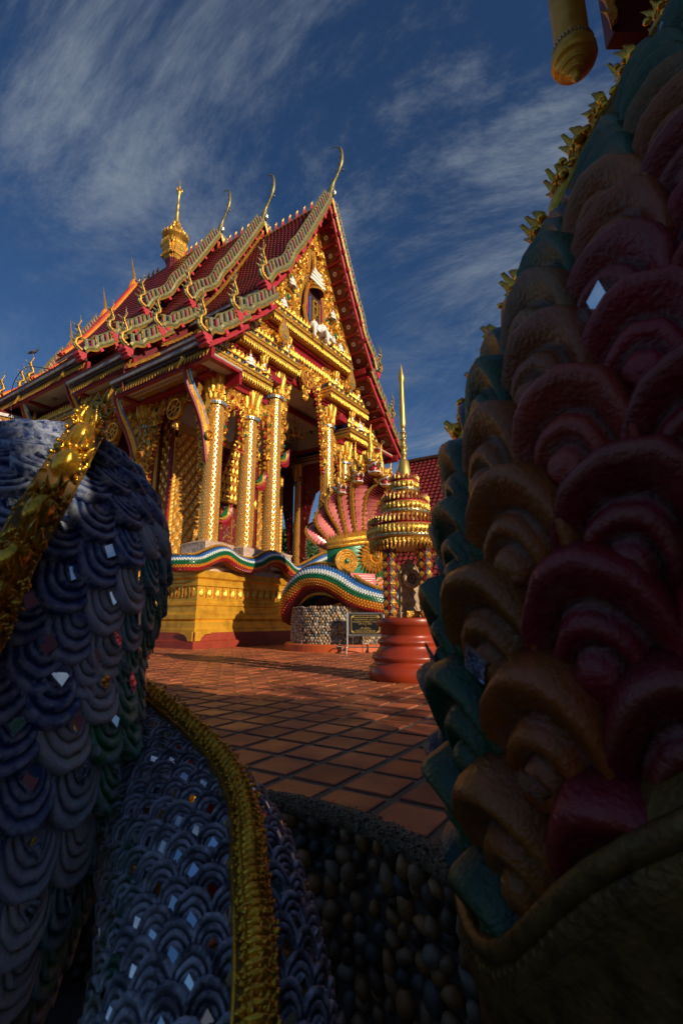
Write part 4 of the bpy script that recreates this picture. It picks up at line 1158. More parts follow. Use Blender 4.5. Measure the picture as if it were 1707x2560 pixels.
for x in (-.58,):
    for q, t, m_ in ((.34, .05, 1), (.26, .05, 2), (.18, .05, 1), (.1, .05, 2)):
        b.m = m_; c = on(x, -.08, .12); b.tube([c + (SIDE * math.cos(2 * PI * k / 24) + Z_ * math.sin(2 * PI * k / 24)) * q for k in range(25)], t, 6)
    b.m = 2; b.prism([(.34 * math.cos(2 * PI * k / 24), .34 * math.sin(2 * PI * k / 24)) for k in range(24)], fr(on(x, -.08, .05), SIDE, Z_, FACE), .06); b.m = 0; b.ball(on(x, -.08, .16), .08, 8, 6)
sc_ = on(.38, -.02, .1)
for ring, (r0, h, n, m_) in enumerate(((.2, .44, 26, 1), (.16, .34, 22, 2), (.12, .22, 18, 1))):
    for k in range(n):
        a = 2 * PI * (k + ring * .5) / n; d = SIDE * math.cos(a) + Z_ * math.sin(a)
        b.m = m_; b.flame(fr(sc_ + d * r0 + FACE * (.04 * ring), d.cross(FACE), d, FACE), h, .14, .06, .1, True, 5)
b.m = 1; b.ball(sc_ + FACE * .08, (.16, .16, .16), 12, 8); b.m = 2; b.ball(sc_ + FACE * .2, .08, 8, 6)
b.build('breast_shield', naga)
b = MB(navy, gold, green, gold_dark)
sag = lambda x: -.78 - .34 * max(0, 1 - abs(x - .25) / .85)
X = [-.95 + 1.95 * k / 40 for k in range(41)]
b.grid([[on(x, sag(x) + .22 - q, .05) for x in X] for q in (0, .3)])
b.m = 1; b.tube([on(x, sag(x) + .24, .06) for x in X], .045, 6); b.tube([on(x, sag(x) - .1, .06) for x in X], .045, 6)
for k, x in enumerate(X):
    b.m = 1
    if k % 2: b.ball(on(x, sag(x) + .1, .08), .05, 6, 4)
    b.flame(fr(on(x, sag(x) - .1, .08), SIDE, -Z_, FACE), .2, .1, .04, 0, True, 4)
b.build('scalloped_belt', naga)
b = MB(pink, maroon, white, gold_text); b.smooth = True
pc = na(900, 1462, 15.6)
for x, z, r in ((0, -.1, .5), (-.5, .05, .38), (.5, .05, .38)): b.ball(pc + SIDE * x + Z_ * z - FACE * .1, (r, r * .7, r * .9), 12, 9)
for k in range(5): b.tube([pc + SIDE * -.6 + FACE * .3 + Z_ * (-.32 - .07 * k), pc + FACE * .5 + Z_ * (-.36 - .07 * k), pc + SIDE * .6 + FACE * .3 + Z_ * (-.32 - .07 * k)], .04, 6)
b.build('ribbed_belly', naga)
b = MB(maroon, red_soft, white)
M = fr(na(907, 1452, 15.0), SIDE, (Z_ - FACE * .15).normalized())
b.m = 1; b.prism([(-.42, -.22), (.42, -.22), (.42, .22), (-.42, .22)], M, .04); b.m = 2
for k, (y, w_) in enumerate(((.14, .3), (.07, .34), (.0, .26), (-.07, .32), (-.14, .22))):
    x = -w_
    while x < w_: l = rnd.uniform(.03, .09); b.box((x + l / 2, y, .045), (l * .8, .018, .006), M); x += l
b.build('plaque', naga)
b = MB(orange_e, white_e, green); o_ = na(921, 1470, 14.1)
b.m = 1; b.lathe([(.05, 0), (.12, .12), (.16, .26)], o_, 10); b.m = 2
for k in range(8): a = k * .8; b.flame(fr(o_ + V((0, 0, .1)), V((math.cos(a), math.sin(a), 0)), V((math.sin(a) * .4, -math.cos(a) * .4, 1))), .34, .1, .03, .3, True)
tag(b.build('flower_garland', None), 'small white and green flower offering hung on the coiled serpent body', 'garland')

# sign ------------------------------------------------------------------
sg = empty('sign_stand', 'black and gold notice board on a steel stand before the stone drum', 'sign', at(918, 1633, 14.25) * V((1, 1, 0)) if False else V((.68, 14.3, 0)), R(-6))
b = MB(steel)
for x in (-.52, .52):
    b.tube([(x, 0, .16), (x, 0, 1.13)], .028, 8); b.tube([(x, -.28, .16), (x, .28, .16)], .025, 8)
    for y in (-.26, .26): b.tube([(x, y, 0), (x, y, .16)], .03, 8)
b.tube([(-.52, 0, .18), (.52, 0, .18)], .016, 6); b.tube([(-.36, 0, .18), (-.36, 0, .5)], .01, 5); b.tube([(.3, 0, .18), (.3, 0, .5)], .01, 5)
b.span((-.5, -.02, .48), (.5, .02, .54)); b.span((-.5, -.02, 1.09), (.5, .02, 1.14)); b.span((-.5, -.02, .54), (-.46, .02, 1.09)); b.span((.46, -.02, .54), (.5, .02, 1.09))
b.build('frame', sg)
b = MB(black, gold_text)
b.span((-.46, -.015, .54), (.46, .015, 1.09))
bo = b.build('board', sg)
b = MB(gold_text)
cx = [(-.4, .6), (-.4, 1.03), (-.36, 1.06), (.36, 1.06), (.4, 1.03), (.4, .6), (.36, .57), (-.36, .57), (-.4, .6)]
b.tube([(x, -.018, z) for x, z in cx], .007, 5)
for s in (-1, 1):
    for z, e in ((.585, 1), (1.045, -1)): b.prism([(s * .39, z), (s * .3, z), (s * .39, z + e * .07)][::(1 if s * e < 0 else -1)], fr((0, -.0165, 0), X_, Z_, -Y_), .004)
for z, w_, h in ((1.0, .36, .04), (.935, .32, .028), (.875, .37, .03), (.82, .2, .026), (.775, .035, .02), (.715, .12, .026), (.68, .17, .026), (.64, .29, .022), (.605, .29, .022)):
    x = -w_      # rows of small looped letters
    while x < w_ - .01:
        l = rnd.uniform(.014, .024)
        if rnd.random() < .12: x += l; continue
        M = fr((x + l / 2, -.016, z), X_, Z_, -Y_)
        b.box((-l * .3, 0, .003), (l * .22, h * .8, .004), M); b.box((l * .2, 0, .003), (l * .22, h * .8, .004), M); b.box((0, h * rnd.choice((-.35, .35)), .0035), (l * .7, h * .2, .004), M)
        if rnd.random() < .4: b.box((0, h * .58, .003), (l * .7, h * .16, .004), M)
        x += l * 1.1
b.build('lettering', bo)
# small brass tap fittings beside the sign
b = MB(steel, maroon); b.tube([(0, 0, 0), (0, 0, .2)], .022, 7); b.tube([(0, 0, .19), (-.14, -.03, .2), (-.2, -.03, .13)], .018, 6); b.m = 1; b.box((.02, 0, .22), (.1, .03, .02))
f0 = tag(b.build('water_tap', None, V((.02, 14.45, 0))), 'small metal water tap standing left of the black notice board', 'tap')
b = MB(steel); b.tube([(0, 0, 0), (0, 0, .26)], .02, 7); b.lathe([(.05, .24), (.05, .32), (.03, .34), (0, .34)], n=10)
tag(b.build('kerb_spotlight', None, V((1.22, 14.2, 0))), 'short steel spotlight post between the notice board and the shrine', 'spotlight')

# ------------------------------------------------------------------ boundary-stone shrine
SC = V((1.08, 8.1, 0))
sh = empty('boundary_shrine', 'small round gilded shrine with tiered canopy, tall spire and red moulded pedestal', 'shrine', SC)
b = MB(terra); b.smooth = False
prof = [(.62, 0), (.64, .01), (.64, .2), (.6, .23), (.56, .26), (.56, .3), (.6, .33), (.59, .37), (.53, .42), (.5, .46), (.47, .5), (.47, .54), (.5, .56), (.5, .6), (.46, .63), (.44, .66), (.44, .7), (.46, .72), (.46, .8), (.5, .83), (.52, .86), (.52, .93), (.5, .95), (0, .955)]
P2 = []
for (r, z) in prof: P2.append((r, z))
b.smooth = True; b.lathe(P2, n=56); b.build('pedestal', sh)
def pillar():
    b = MB(red, gold, black_e, silver)
    r = .095; n = 8
    b.lathe([(r * .9, .95), (r * .9, 2.15)], n=n)
    nd = 8; h = 1.2 / nd
    for i in range(nd):
        for j in range(4):
            a = PI / 2 * j + (PI / 4 if i % 2 else 0) * 0; z = .95 + (i + .5) * h
            o = V((math.cos(a), math.sin(a), 0)); t = V((-math.sin(a), math.cos(a), 0))
            for m_, k, d in ((2, 1.15, .0), (1, .9, .02)):
                pts = [(0, h * .5 * k), (-.078 * k, 0), (0, -h * .5 * k), (.078 * k, 0)]
                b.m = m_; ids = [b.v(o * (r * .9 + d * .3) + t * x + Z_ * (z + y)) for x, y in pts]; c = b.v(o * (r * .9 + .03 + d) + Z_ * z)
                for q in range(4): b.f(ids[q], ids[(q + 1) % 4], c)
            a2 = a + PI / 4; o2 = V((math.cos(a2), math.sin(a2), 0)); t2 = V((-math.sin(a2), math.cos(a2), 0))
            zz = z + h / 2
            for s in (-1, 1):
                b.m = 3 if s > 0 else 0; b.tube([o2 * r + Z_ * (zz - h / 2), o2 * (r * .95) + t2 * (.035 * s) + Z_ * zz, o2 * r + Z_ * (zz + h / 2)], .011, 4)
            b.m = 0; b.ball(o2 * (r + .005) + Z_ * zz, .016, 6, 4)
    for k in range(3): b.m = 1; b.lathe([(.08, .95 + .03 * k), (.1 - .01 * k, .965 + .03 * k), (.08, .98 + .03 * k)], n=8)
    return b
pil = None
for k in range(4):
    a = PI / 4 + PI / 2 * k - .1
    if pil is None: pil = pillar().build('pillar', sh); o = pil
    else: o = pil.copy(); C.objects.link(o)
    o.location = (.4 * math.cos(a), .4 * math.sin(a), 0); o.rotation_euler = (0, 0, a)
b = MB(navy, red, gold, silver)        # bead curtains between the pillars
for k in range(4):
    a = PI / 4 + PI / 2 * k - .1
    for off in (-.2, .2):
        p = V((.4 * math.cos(a + off), .4 * math.sin(a + off), 0))
        for q in range(20): b.m = 3 if q % 3 == 0 else 0; b.ball(p + Z_ * (2.1 - .025 * q), .014, 6, 4)
        b.m = 1; b.ball(p + Z_ * 1.6, .022, 6, 4)
b.build('bead_tassel', sh)
def tierring(name, r, z, h, crown, fringe):
    b = MB(shrine_gold, red, silver, green, gold_dark)
    b.smooth = True
    b.lathe([(r * .8, z - .02), (r * .93, z), (r * .93, z + .02), (r * .98, z + .03), (r, z + .05), (r, z + .07), (r * .95, z + .08), (r * 1.0, z + .1), (r * 1.03, z + .08 + h * .45), (r * .98, z + .08 + h * .8), (r * .95, z + .09 + h * .85), (r * .95, z + .12 + h * .85), (r * .9, z + .13 + h * .85), (r * .5, z + .15 + h * .85)], n=48, bands=[0, 0, 0, 2, 2, 0, 0, 0, 0, 0, 1, 1, 0])
    b.smooth = False
    n = int(2 * PI * r / .07)
    for k in range(n):
        a = 2 * PI * k / n; o = V((math.cos(a), math.sin(a), 0)); t = V((-o.y, o.x, 0))
        b.m = 0
        b.flame(fr(o * (r * 1.0) + Z_ * (z + .09), t, Z_, o), h * .75, .075, .025, 0, False, 5)
        b.m = 1; b.flame(fr(o * (r * .95) + Z_ * (z + .12 + h * .85), t, (Z_ - o * .05).normalized(), o), crown, .06, .02, 0, True, 5)
        b.m = 0; b.flame(fr(o * (r * .98) + Z_ * (z + .12 + h * .85), t, Z_, o), crown * .75, .042, .025, 0, True, 5)
        b.m = 2 if k % 2 else 3; b.ball(o * (r * 1.005) + Z_ * (z + .06), .012, 5, 4)
        if fringe:
            b.m = 0 if k % 2 else 4
            b.flame(fr(o * (r * .93) + Z_ * (z + .0), t, -Z_, o), fringe, .065, .025, 0, True, 5)
            b.m = 0; b.tube([o * (r * .95) + t * x + Z_ * (z + .0 - d) for x, d in ((-.035, 0), (-.02, .04), (0, .055), (.02, .04), (.035, 0))], .008, 4)
            b.m = 1; b.flame(fr(o * (r * .86) + Z_ * z, t, -Z_, o), fringe * .6, .12, .02, 0, True, 4)
    return b.build(name, sh)
tierring('canopy_tier', .64, 2.18, .17, .15, .17)
tierring('canopy_tier', .4, 2.62, .14, .14, .1)
tierring('canopy_tier', .235, 3.02, .12, .12, .08)
b = MB(red, gold_dark); b.lathe([(.5, 2.12), (.5, 2.2), (.55, 2.32), (.36, 2.45), (.36, 2.66), (.2, 2.8), (.2, 3.05), (.1, 3.2)], n=32); b.m = 1
b.lathe([(.0, 2.1), (.52, 2.1), (.52, 2.14)], n=32); b.build('canopy_core', sh)
b = MB(spire_gold, silver); b.smooth = True
def lp(y): return at(1018, y, 8.1).z
prof = [(.12, 3.12), (.125, 3.25), (.115, 3.38), (.085, 3.6), (.03, 3.66)]
b.lathe(prof, n=24)
pz = [(.045, 3.63), (.045, 3.7), (.06, 3.72), (.065, 3.75), (.04, 3.78), (.035, 3.84), (.058, 3.86), (.058, 3.89), (.036, 3.92), (.034, 3.97), (.054, 3.99), (.054, 4.02), (.034, 4.04), (.032, 4.1), (.05, 4.12), (.05, 4.14), (.03, 4.17), (.03, 4.22), (.05, 4.24), (.052, 4.27), (.056, 4.3), (.035, 5.1), (.052, 5.14), (.056, 5.19), (.04, 5.26), (.018, 5.38), (.003, 5.46)]
b.lathe(pz, n=18)
b.m = 1
for z in (3.735, 3.875, 4.005, 4.13): b.lathe([(.06, z - .006), (.067, z), (.06, z + .006)], n=18)
b.build('spire', sh)
# the boundary stone inside
st = empty('boundary_stone', 'carved leaf shaped boundary stone with a wheel inside the gilded shrine', 'boundary stone', SC + V((.03, 0, .955)), R(18))
b = MB(stone_d, gold_dark)
pf = [(-.2, 0), (-.2, .14), (-.185, .16), (-.18, .48), (-.16, .54), (-.19, .62), (-.18, .72), (-.1, .86), (0, .95)]
pf2 = pf + [(-x, y) for x, y in pf[-2::-1]]
b.prism(pf2, fr((0, .04, 0), X_, Z_, -Y_), .08)
b.span((-.22, -.12, 0), (.22, .12, .08))
so_ = b.build('stone', st)
b = MB(stone_d, stone_d, stone_d, stone_d); wheel(b, fr((0, -.045, .62), X_, Z_, -Y_), .12)
b.m = 0; b.tube([(x * .92, -.045, y * .95 + .02) for x, y in pf2], .012, 5)
for s in (-1, 1): b.tube([(s * .05, -.045, .5), (s * .04, -.045, .36), (s * .08, -.045, .2), (s * .12, -.045, .13)], .012, 5)
b.ball((0, -.05, .25), (.06, .03, .07), 10, 6)
b.build('wheel_carving', so_)
b = MB(gold_dark, shrine_gold); b.span((-.1, -.23, 0), (.1, -.13, .1)); b.m = 1; b.span((-.08, -.238, .02), (.08, -.231, .08)); b.box((0, -.24, .05), (.06, .01, .01))
tag(b.build('offering_box', None, SC + V((.05, -.02, .957))), 'little brown offering box at the foot of the carved boundary stone', 'box')
# ------------------------------------------------------------------ pavement and pit
tile_m = pm('terracotta_paver', (.44, .125, .046), .42, 0, (.22, .058, .028), 1.9, .25, 25, spec=.5)
N = tile_m.node_tree.nodes; L = tile_m.node_tree.links
oi = N.new('ShaderNodeAttribute'); oi.attribute_name = 'Col'
mixn = next(n for n in N if n.type == 'MIX')
m3 = N.new('ShaderNodeMix'); m3.data_type = 'RGBA'; m3.blend_type = 'MULTIPLY'; m3.inputs[0].default_value = 1
L.new(mixn.outputs[2], m3.inputs[6]); L.new(oi.outputs['Color'], m3.inputs[7]); L.new(m3.outputs[2], N['Principled BSDF'].inputs['Base Color'])
# damp scuffs: patches polished smoother
nr_ = N.new('ShaderNodeTexNoise'); nr_.inputs['Scale'].default_value = 1.7; nr_.inputs['Detail'].default_value = 5
rr_ = N.new('ShaderNodeMapRange'); rr_.inputs[1].default_value = .4; rr_.inputs[2].default_value = .65; rr_.inputs[3].default_value = .6; rr_.inputs[4].default_value = .36
L.new(next(n for n in N if n.type == 'TEX_COORD').outputs['Object'], nr_.inputs['Vector']); L.new(nr_.outputs['Fac'], rr_.inputs[0]); L.new(rr_.outputs[0], N['Principled BSDF'].inputs['Roughness'])
agg = pm('exposed_aggregate', (.27, .2, .12), .9, 0, (.03, .026, .02), 95, 1., 110, dist=.012)
PCx, PCy, PR = -.91, 1.51, 1.45
def pit_r(a):
    """pit edge: round towards the temple, longer behind the camera"""
    return PR
pit = [(PCx + PR * math.cos(a), PCy + PR * math.sin(a)) for a in [R(200 - 6.25 * k) for k in range(29)]]
pit = [(-2.4, -1.6)] + pit + [(2.2, .9), (2.4, -1.6)]
# trim the arc where it would run back under the camera
pit = [p for p in pit if not (p[1] < 1.9 and -2.0 < p[0] < 2.1)] 
pit.insert(len(pit) - 2, (1.0, 1.55))
def in_pit(x, y): return inside(pit, x, y)
def clip_pit(q):
    """tile outline cut back to the rim"""
    out = []
    for k in range(len(q)):
        a, c = q[k], q[(k + 1) % len(q)]
        for u in range(6):
            p = a.lerp(c, u / 6)
            lim = 0
            while in_pit(p.x, p.y - .03) and lim < 40: p = p + V((.003, .0045, 0)); lim += 1
            out.append(p)
    res = [out[0]]
    for p in out[1:]:
        if (p - res[-1]).length > .012: res.append(p)
    return res
S = 600
b = MB(agg)
# sheet round the pit: ring quads from the pit edge outwards, reaching the horizon
c0 = V((0, .6, 0)); ring = [V((x, y, 0)) for x, y in pit]
far = [c0 + (p - c0).normalized() * 14 for p in ring]; vfar = [c0 + (p - c0).normalized() * 1500 for p in ring]
G = [ring, far, vfar]
I = b.grid(G, cv=True)
gr = b.build('ground', None); tag(gr, kind='structure')
b = MB(tile_m); b.usecol = True
TA = R(57.5); tx = V((math.cos(TA), math.sin(TA), 0)); ty = V((-tx.y, tx.x, 0)); PT = .347; TS = .29; org = V((-.03, 2.95, 0)) + (tx + ty) * 0
W = .146
for i in range(-30, 80):
    for j in range(-45, 50):
        c = org + tx * ((i + .5) * PT) + ty * ((j + .5) * PT)
        if c.y < -3 or c.y > 27 or abs(c.x) > 14: continue
        if c.y > 3 and abs(c.x) > 1.6 + c.y * .72: continue
        if in_pit(c.x, c.y): continue
        q = [c + tx * (W * sx) + ty * (W * sy) for sx, sy in ((-1, -1), (1, -1), (1, 1), (-1, 1))]
        if any(in_pit(p.x + (c.x - p.x) * .1, p.y + (c.y - p.y) * .1) for p in q):
            q = clip_pit(q)
            if len(q) < 3: continue
        # keep clear of the rim
        k = rnd.uniform(.6, 1.18); hgt = .012 + rnd.uniform(-.002, .002); b.col = (k, k * rnd.uniform(.9, 1.05), k * rnd.uniform(.85, 1.1))
        cen = sum(q, V()) / len(q)
        lo = [b.v(p) for p in q]; mid = [b.v(p + Z_ * (hgt - .004)) for p in q]; hi = [b.v(p + (cen - p) * .035 + Z_ * hgt) for p in q]; n = len(q)
        for e in range(n):
            f_ = (e + 1) % n; b.f(lo[e], lo[f_], mid[f_], mid[e]); b.f(mid[e], mid[f_], hi[f_], hi[e])
        b.f(*hi)
tag(b.build('pavement', None), kind='structure')
# rounded aggregate rim, pebble wall and pit floor
P = [V((x, y, 0)) for x, y in pit]; n = len(P)
Pd = []
for k in range(n):
    a, c = P[k], P[(k + 1) % n]; m_ = max(1, int((c - a).length / .02))
    Pd += [a.lerp(c, q / m_) for q in range(m_)]
pebn = [pm('shaded_pebble_' + n_, c, .5, 0, c2, 9, .3, 40) for n_, c, c2 in (('tan', (.28, .16, .07), (.15, .085, .04)), ('grey', (.1, .095, .085), (.06, .055, .05)), ('ochre', (.36, .17, .05), (.2, .09, .025)), ('pale', (.24, .2, .14), (.13, .1, .07)), ('brown', (.09, .045, .022), (.05, .025, .014)), ('slate', (.045, .05, .045), (.03, .033, .03)))]  # pebble colours darkened to paint in the shade of the pit
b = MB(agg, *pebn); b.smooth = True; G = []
for k, p in enumerate(Pd):
    t = (Pd[(k + 1) % len(Pd)] - Pd[k - 1]).normalized(); o = V((t.y, -t.x, 0))      # towards the pit (pit runs clockwise)
    if not in_pit(*(p + o * .02)[:2]): o = -o
    wob = lambda: rnd.uniform(-.008, .008)
    G.append([p - o * (.055 + wob()) + Z_ * .003, p - o * (.03 + wob()) + Z_ * (.012 + wob() * .4), p + o * (.005 + wob()) + Z_ * (.012 + wob() * .4), p + o * (.03 + wob()) + Z_ * (-.008 + wob()), p + o * (.038 + wob()) + Z_ * (-.04 + wob()), p + o * (.02 + wob()) + Z_ * (-.075 + wob()), p - o * .03 + Z_ * -.09])
b.grid(G, cu=True)
for row_ in G:
    if row_[2].y < .5: continue
    for q_ in range(26):
        i_ = rnd.choice((0, 1, 1, 2, 2, 3, 3, 4)); o_ = row_[i_].lerp(row_[i_ + 1], rnd.random()) + V((rnd.uniform(-.012, .012), rnd.uniform(-.012, .012), 0)); z_ = rnd.uniform(.0022, .0055)
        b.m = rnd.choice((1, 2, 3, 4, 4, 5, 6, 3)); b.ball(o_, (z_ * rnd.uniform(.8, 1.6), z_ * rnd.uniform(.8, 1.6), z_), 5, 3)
tag(b.build('pit_rim', None), 'rounded grey aggregate rim at the edge of the tiled court', 'kerb')
pw = empty('pit_wall', 'dark pebble retaining wall dropping below the edge of the tiles', 'wall', (0, 0, -.45))
b = MB(grout); b.grid([[(p.x, p.y, .42) for p in Pd], [(p.x, p.y, -.45) for p in Pd]], cu=False, cv=True); b.build('wall_core', pw)
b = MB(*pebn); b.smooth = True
acc = 0
for row in range(10):
    z = .35 - row * .08; d = .03 * (row % 2)
    for k in range(len(Pd)):
        p = Pd[k]
        if p.y < .4: continue
        d += (Pd[(k + 1) % len(Pd)] - p).length
        if d < .078: continue
        d = 0; t = (Pd[(k + 1) % len(Pd)] - Pd[k - 1]).normalized(); o = V((t.y, -t.x, 0))
        if not in_pit(*(p + o * .02)[:2]): o = -o
        M = Matrix((t, Z_, o)).transposed() @ Matrix.Rotation(rnd.uniform(-.9, .9), 3, 'Z')
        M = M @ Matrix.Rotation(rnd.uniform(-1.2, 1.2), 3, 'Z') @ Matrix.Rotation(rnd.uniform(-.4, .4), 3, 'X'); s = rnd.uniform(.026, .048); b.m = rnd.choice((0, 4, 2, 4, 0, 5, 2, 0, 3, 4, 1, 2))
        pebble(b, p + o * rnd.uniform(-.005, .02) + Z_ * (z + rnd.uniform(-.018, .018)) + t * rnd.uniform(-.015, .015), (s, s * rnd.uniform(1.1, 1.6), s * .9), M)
tag(b.build('pebble_cladding', pw), kind='stuff')
b = MB(grout); b.poly([(-2.6, -1.8, -.9), (2.6, -1.8, -.9), (2.6, 3.1, -.9), (-2.6, 3.1, -.9)]); tag(b.build('pit_floor', None), kind='structure')
b = MB(leafm)
for k in range(9):
    a = rnd.uniform(0, 6.3); b.flame(fr(V((.345, 2.2, .0)) + V((rnd.uniform(-.015, .015), rnd.uniform(-.015, .015), 0)), V((math.cos(a), math.sin(a), 0)), V((math.sin(a) * .6, -math.cos(a) * .6, 1))), rnd.uniform(.015, .03), .01, .002, .2, True, 4)
tag(b.build('weed', None), 'tiny green weed sprouting from the pit rim', 'plant')

# ------------------------------------------------------------------ near nagas
def palette(stops):
    def g(a):
        for (a0, c0), (a1, c1) in zip(stops, stops[1:]):
            if a <= a1:
                t = (a - a0) / max(1e-6, a1 - a0); return tuple(x + (y - x) * t for x, y in zip(c0, c1))
        return stops[-1][1]
    return g
def add_scale(mb, o, a, b_, n, w, l, tilt, col, mir=None, dark=.55, worn=(.5, .52, .58), thick=.34, form=0, ms=.125):
    """round lapped scale of stacked brushed discs; a across, b_ towards the tip, n outwards"""
    NS = 20
    prof = [(1.0, -.6, 0), (1.03, -.12, 1), (1.0, .03, 2), (.93, .05, 2), (.84, .0, 1), (.79, -.06, 0), (.77, .1, 1), (.74, .17, 2), (.66, .16, 2), (.6, .09, 1), (.56, .02, 0), (.54, .2, 1), (.5, .28, 2), (.42, .26, 1), (.37, .18, 0), (.34, .34, 2), (.24, .38, 1), (.001, .36, 1)]
    if form: prof = [(1.0, -.6, 0), (1.03, -.1, 1), (1.0, .07, 2), (.95, .12, 2), (.86, .07, 1), (.7, .0, 1), (.64, -.12, 0), (.6, .1, 1), (.55, .22, 2), (.46, .22, 1), (.37, .06, 0), (.33, .28, 1), (.27, .38, 2), (.15, .4, 1), (.001, .36, 1)]
    th = w * thick; rows = []
    jit = [rnd.uniform(.96, 1.04) for _ in range(NS)]
    b2 = (b_ + n * tilt).normalized(); n2 = (n - b_ * tilt).normalized()
    wk = rnd.uniform(.3, 1.)
    for k, (r, h, lip) in enumerate(prof):
        row = []
        for q in range(NS):
            t = 2 * PI * q / NS; rr = r * jit[q]; ct = math.cos(t)
            lx = math.sin(t) * rr * w * .5; ly = (ct * rr * .58 - (1 - r) * .22) * l
            hh = h * th * (1.15 if ct > 0 else .7)
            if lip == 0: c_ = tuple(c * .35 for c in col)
            elif lip == 1: c_ = tuple(c * rnd.uniform(.7, 1.05) for c in col)
            else:
                f_ = wk * max(0, .35 + .65 * ct) * rnd.uniform(.3, 1.) * dark
                c_ = tuple(c + (g - c) * f_ for c, g in zip(col, worn))
            mb.col = c_
            row.append(mb.v(o + a * lx + b2 * ly + n2 * hh))
        rows.append(row)
    for i in range(len(rows) - 1):
        for q in range(NS): mb.f(rows[i][q], rows[i][(q + 1) % NS], rows[i + 1][(q + 1) % NS], rows[i + 1][q])
    if mir is not None:
        mm = mb.m; mb.m = mir; s = w * ms; ta, tb = rnd.uniform(-.22, .22), rnd.uniform(-.22, .22)
        c = o - b2 * l * .03 + n2 * (th * (.5 if form else .46))
        nn = (n2 + a * ta + b2 * tb).normalized(); aa = (a - nn * a.dot(nn)).normalized(); bb = nn.cross(aa)
        sm = mb.smooth; mb.smooth = False
        top = [mb.v(c + aa * x * s + bb * y * s * 1.45) for x, y in ((0, -1), (1, 0), (0, 1), (-1, 0))]
        if bb.cross(aa).dot(n2) > 0: top = top[::-1]
        bed = [mb.v(c - nn * .004 + aa * x * s * 1.28 + bb * y * s * 1.75) for x, y in ((0, -1), (1, 0), (0, 1), (-1, 0))]
        if bb.cross(aa).dot(n2) > 0: bed = bed[::-1]
        mb.f(*top); mb.m = 0
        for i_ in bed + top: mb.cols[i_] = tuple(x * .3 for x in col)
        for e in range(4): mb.f(bed[e], bed[(e + 1) % 4], top[(e + 1) % 4], top[e])
        mb.smooth = sm; mb.m = mm
def naga_body(name, parent, path, rad, dors, w, row, tipsign, pal, mats, arange, mirp=.55, squash=1., tilt=.3, n=90, seed=3, wk=.55, worn=(.5, .52, .58), thick=.34, neg=1., topf=0., form=0, ms=.125, skip=None, jit=.0, dark=.55):
    """lofted body + lapped scales; returns the frames"""
    global rnd
    keep = rnd; rnd = random.Random(seed)
    mb = MB(*mats); mb.usecol = True; mb.smooth = True
    P = [V(p) for p in spline(path, n)]; rr = [q[0] for q in spline([(r,) for r in rad], n)]; DD = spline(dors, n)
    F = []
    for i in range(n + 1):
        t = (P[min(i + 1, n)] - P[max(i - 1, 0)]).normalized(); d = V(DD[i]); d = (d - t * d.dot(t)).normalized(); F.append((P[i], t, d, t.cross(d), rr[i]))
    def pos(i, a, o=0.):
        f_ = max(0, min(n - 1e-4, i)); k = int(f_); u = f_ - k
        A, B = F[k], F[k + 1]
        c = A[0].lerp(B[0], u); t = A[1].lerp(B[1], u).normalized(); d = A[2].lerp(B[2], u).normalized(); s = A[3].lerp(B[3], u).normalized(); r = A[4] + (B[4] - A[4]) * u + o
        nd = d * math.cos(a) + s * math.sin(a)
        return c + nd * r, t, nd, (s * math.cos(a) - d * math.sin(a)), r
    M_ = 40; rows = []
    for i in range(n + 1):
        r_ = []
        for j in range(M_):
            a = 2 * PI * j / M_; mb.col = tuple(c * .5 for c in pal(abs((a + PI) % (2 * PI) - PI))); r_.append(mb.v(pos(i, a, -.012)[0]))
        rows.append(r_)
    for i in range(n):
        for j in range(M_): mb.f(rows[i][j], rows[i][(j + 1) % M_], rows[i + 1][(j + 1) % M_], rows[i + 1][j])
    mb.f(*rows[0][::-1]); mb.f(*rows[-1])
    # arc-length rows
    S = [0.]
    for i in range(n): S.append(S[-1] + max((P[i + 1] - P[i]).length, (pos(i + 1, 0)[0] - pos(i, 0)[0]).length))
    d = row * .5; k = 0
    order = []
    while d < S[-1]:
        i = next(q for q in range(n) if S[q + 1] >= d); u = i + (d - S[i]) / max(1e-9, S[i + 1] - S[i]); order.append((u, k)); d += row; k += 1
    for u, k in order:
        r = pos(u, 0)[4]; m = max(6, round(2 * PI * r / (w * .86)))
        for j in range(m):
            a = 2 * PI * (j + (.5 if k % 2 else 0)) / m; a = (a + PI) % (2 * PI) - PI
            if not any(lo <= a <= hi for lo, hi in arange): continue
            c, t, nd, s, r_ = pos(u, a)
            ae = abs(a) * (neg if a < 0 else 1) * (1 - topf * min(1, max(0, (u / n - .58) / .1)))
            col = pal(min(PI, max(0, ae + rnd.uniform(-.09, .09)))); q = rnd.uniform(.75, 1.2); col = tuple(x * q for x in col)
            sz = rnd.uniform(.93, 1.07)
            if skip and skip(c): continue
            ja = rnd.uniform(-jit, jit); s, t = s * math.cos(ja) + t * math.sin(ja), t * math.cos(ja) - s * math.sin(ja)
            add_scale(mb, c + nd * .004, s, t * tipsign, nd, w * sz, w * 1.18 * sz, tilt + rnd.uniform(-.05, .05), col, 1 if rnd.random() < mirp else None, dark if wk is None else wk, worn, thick, form, ms)
    rnd = keep
    return mb.build(name, parent), F, pos
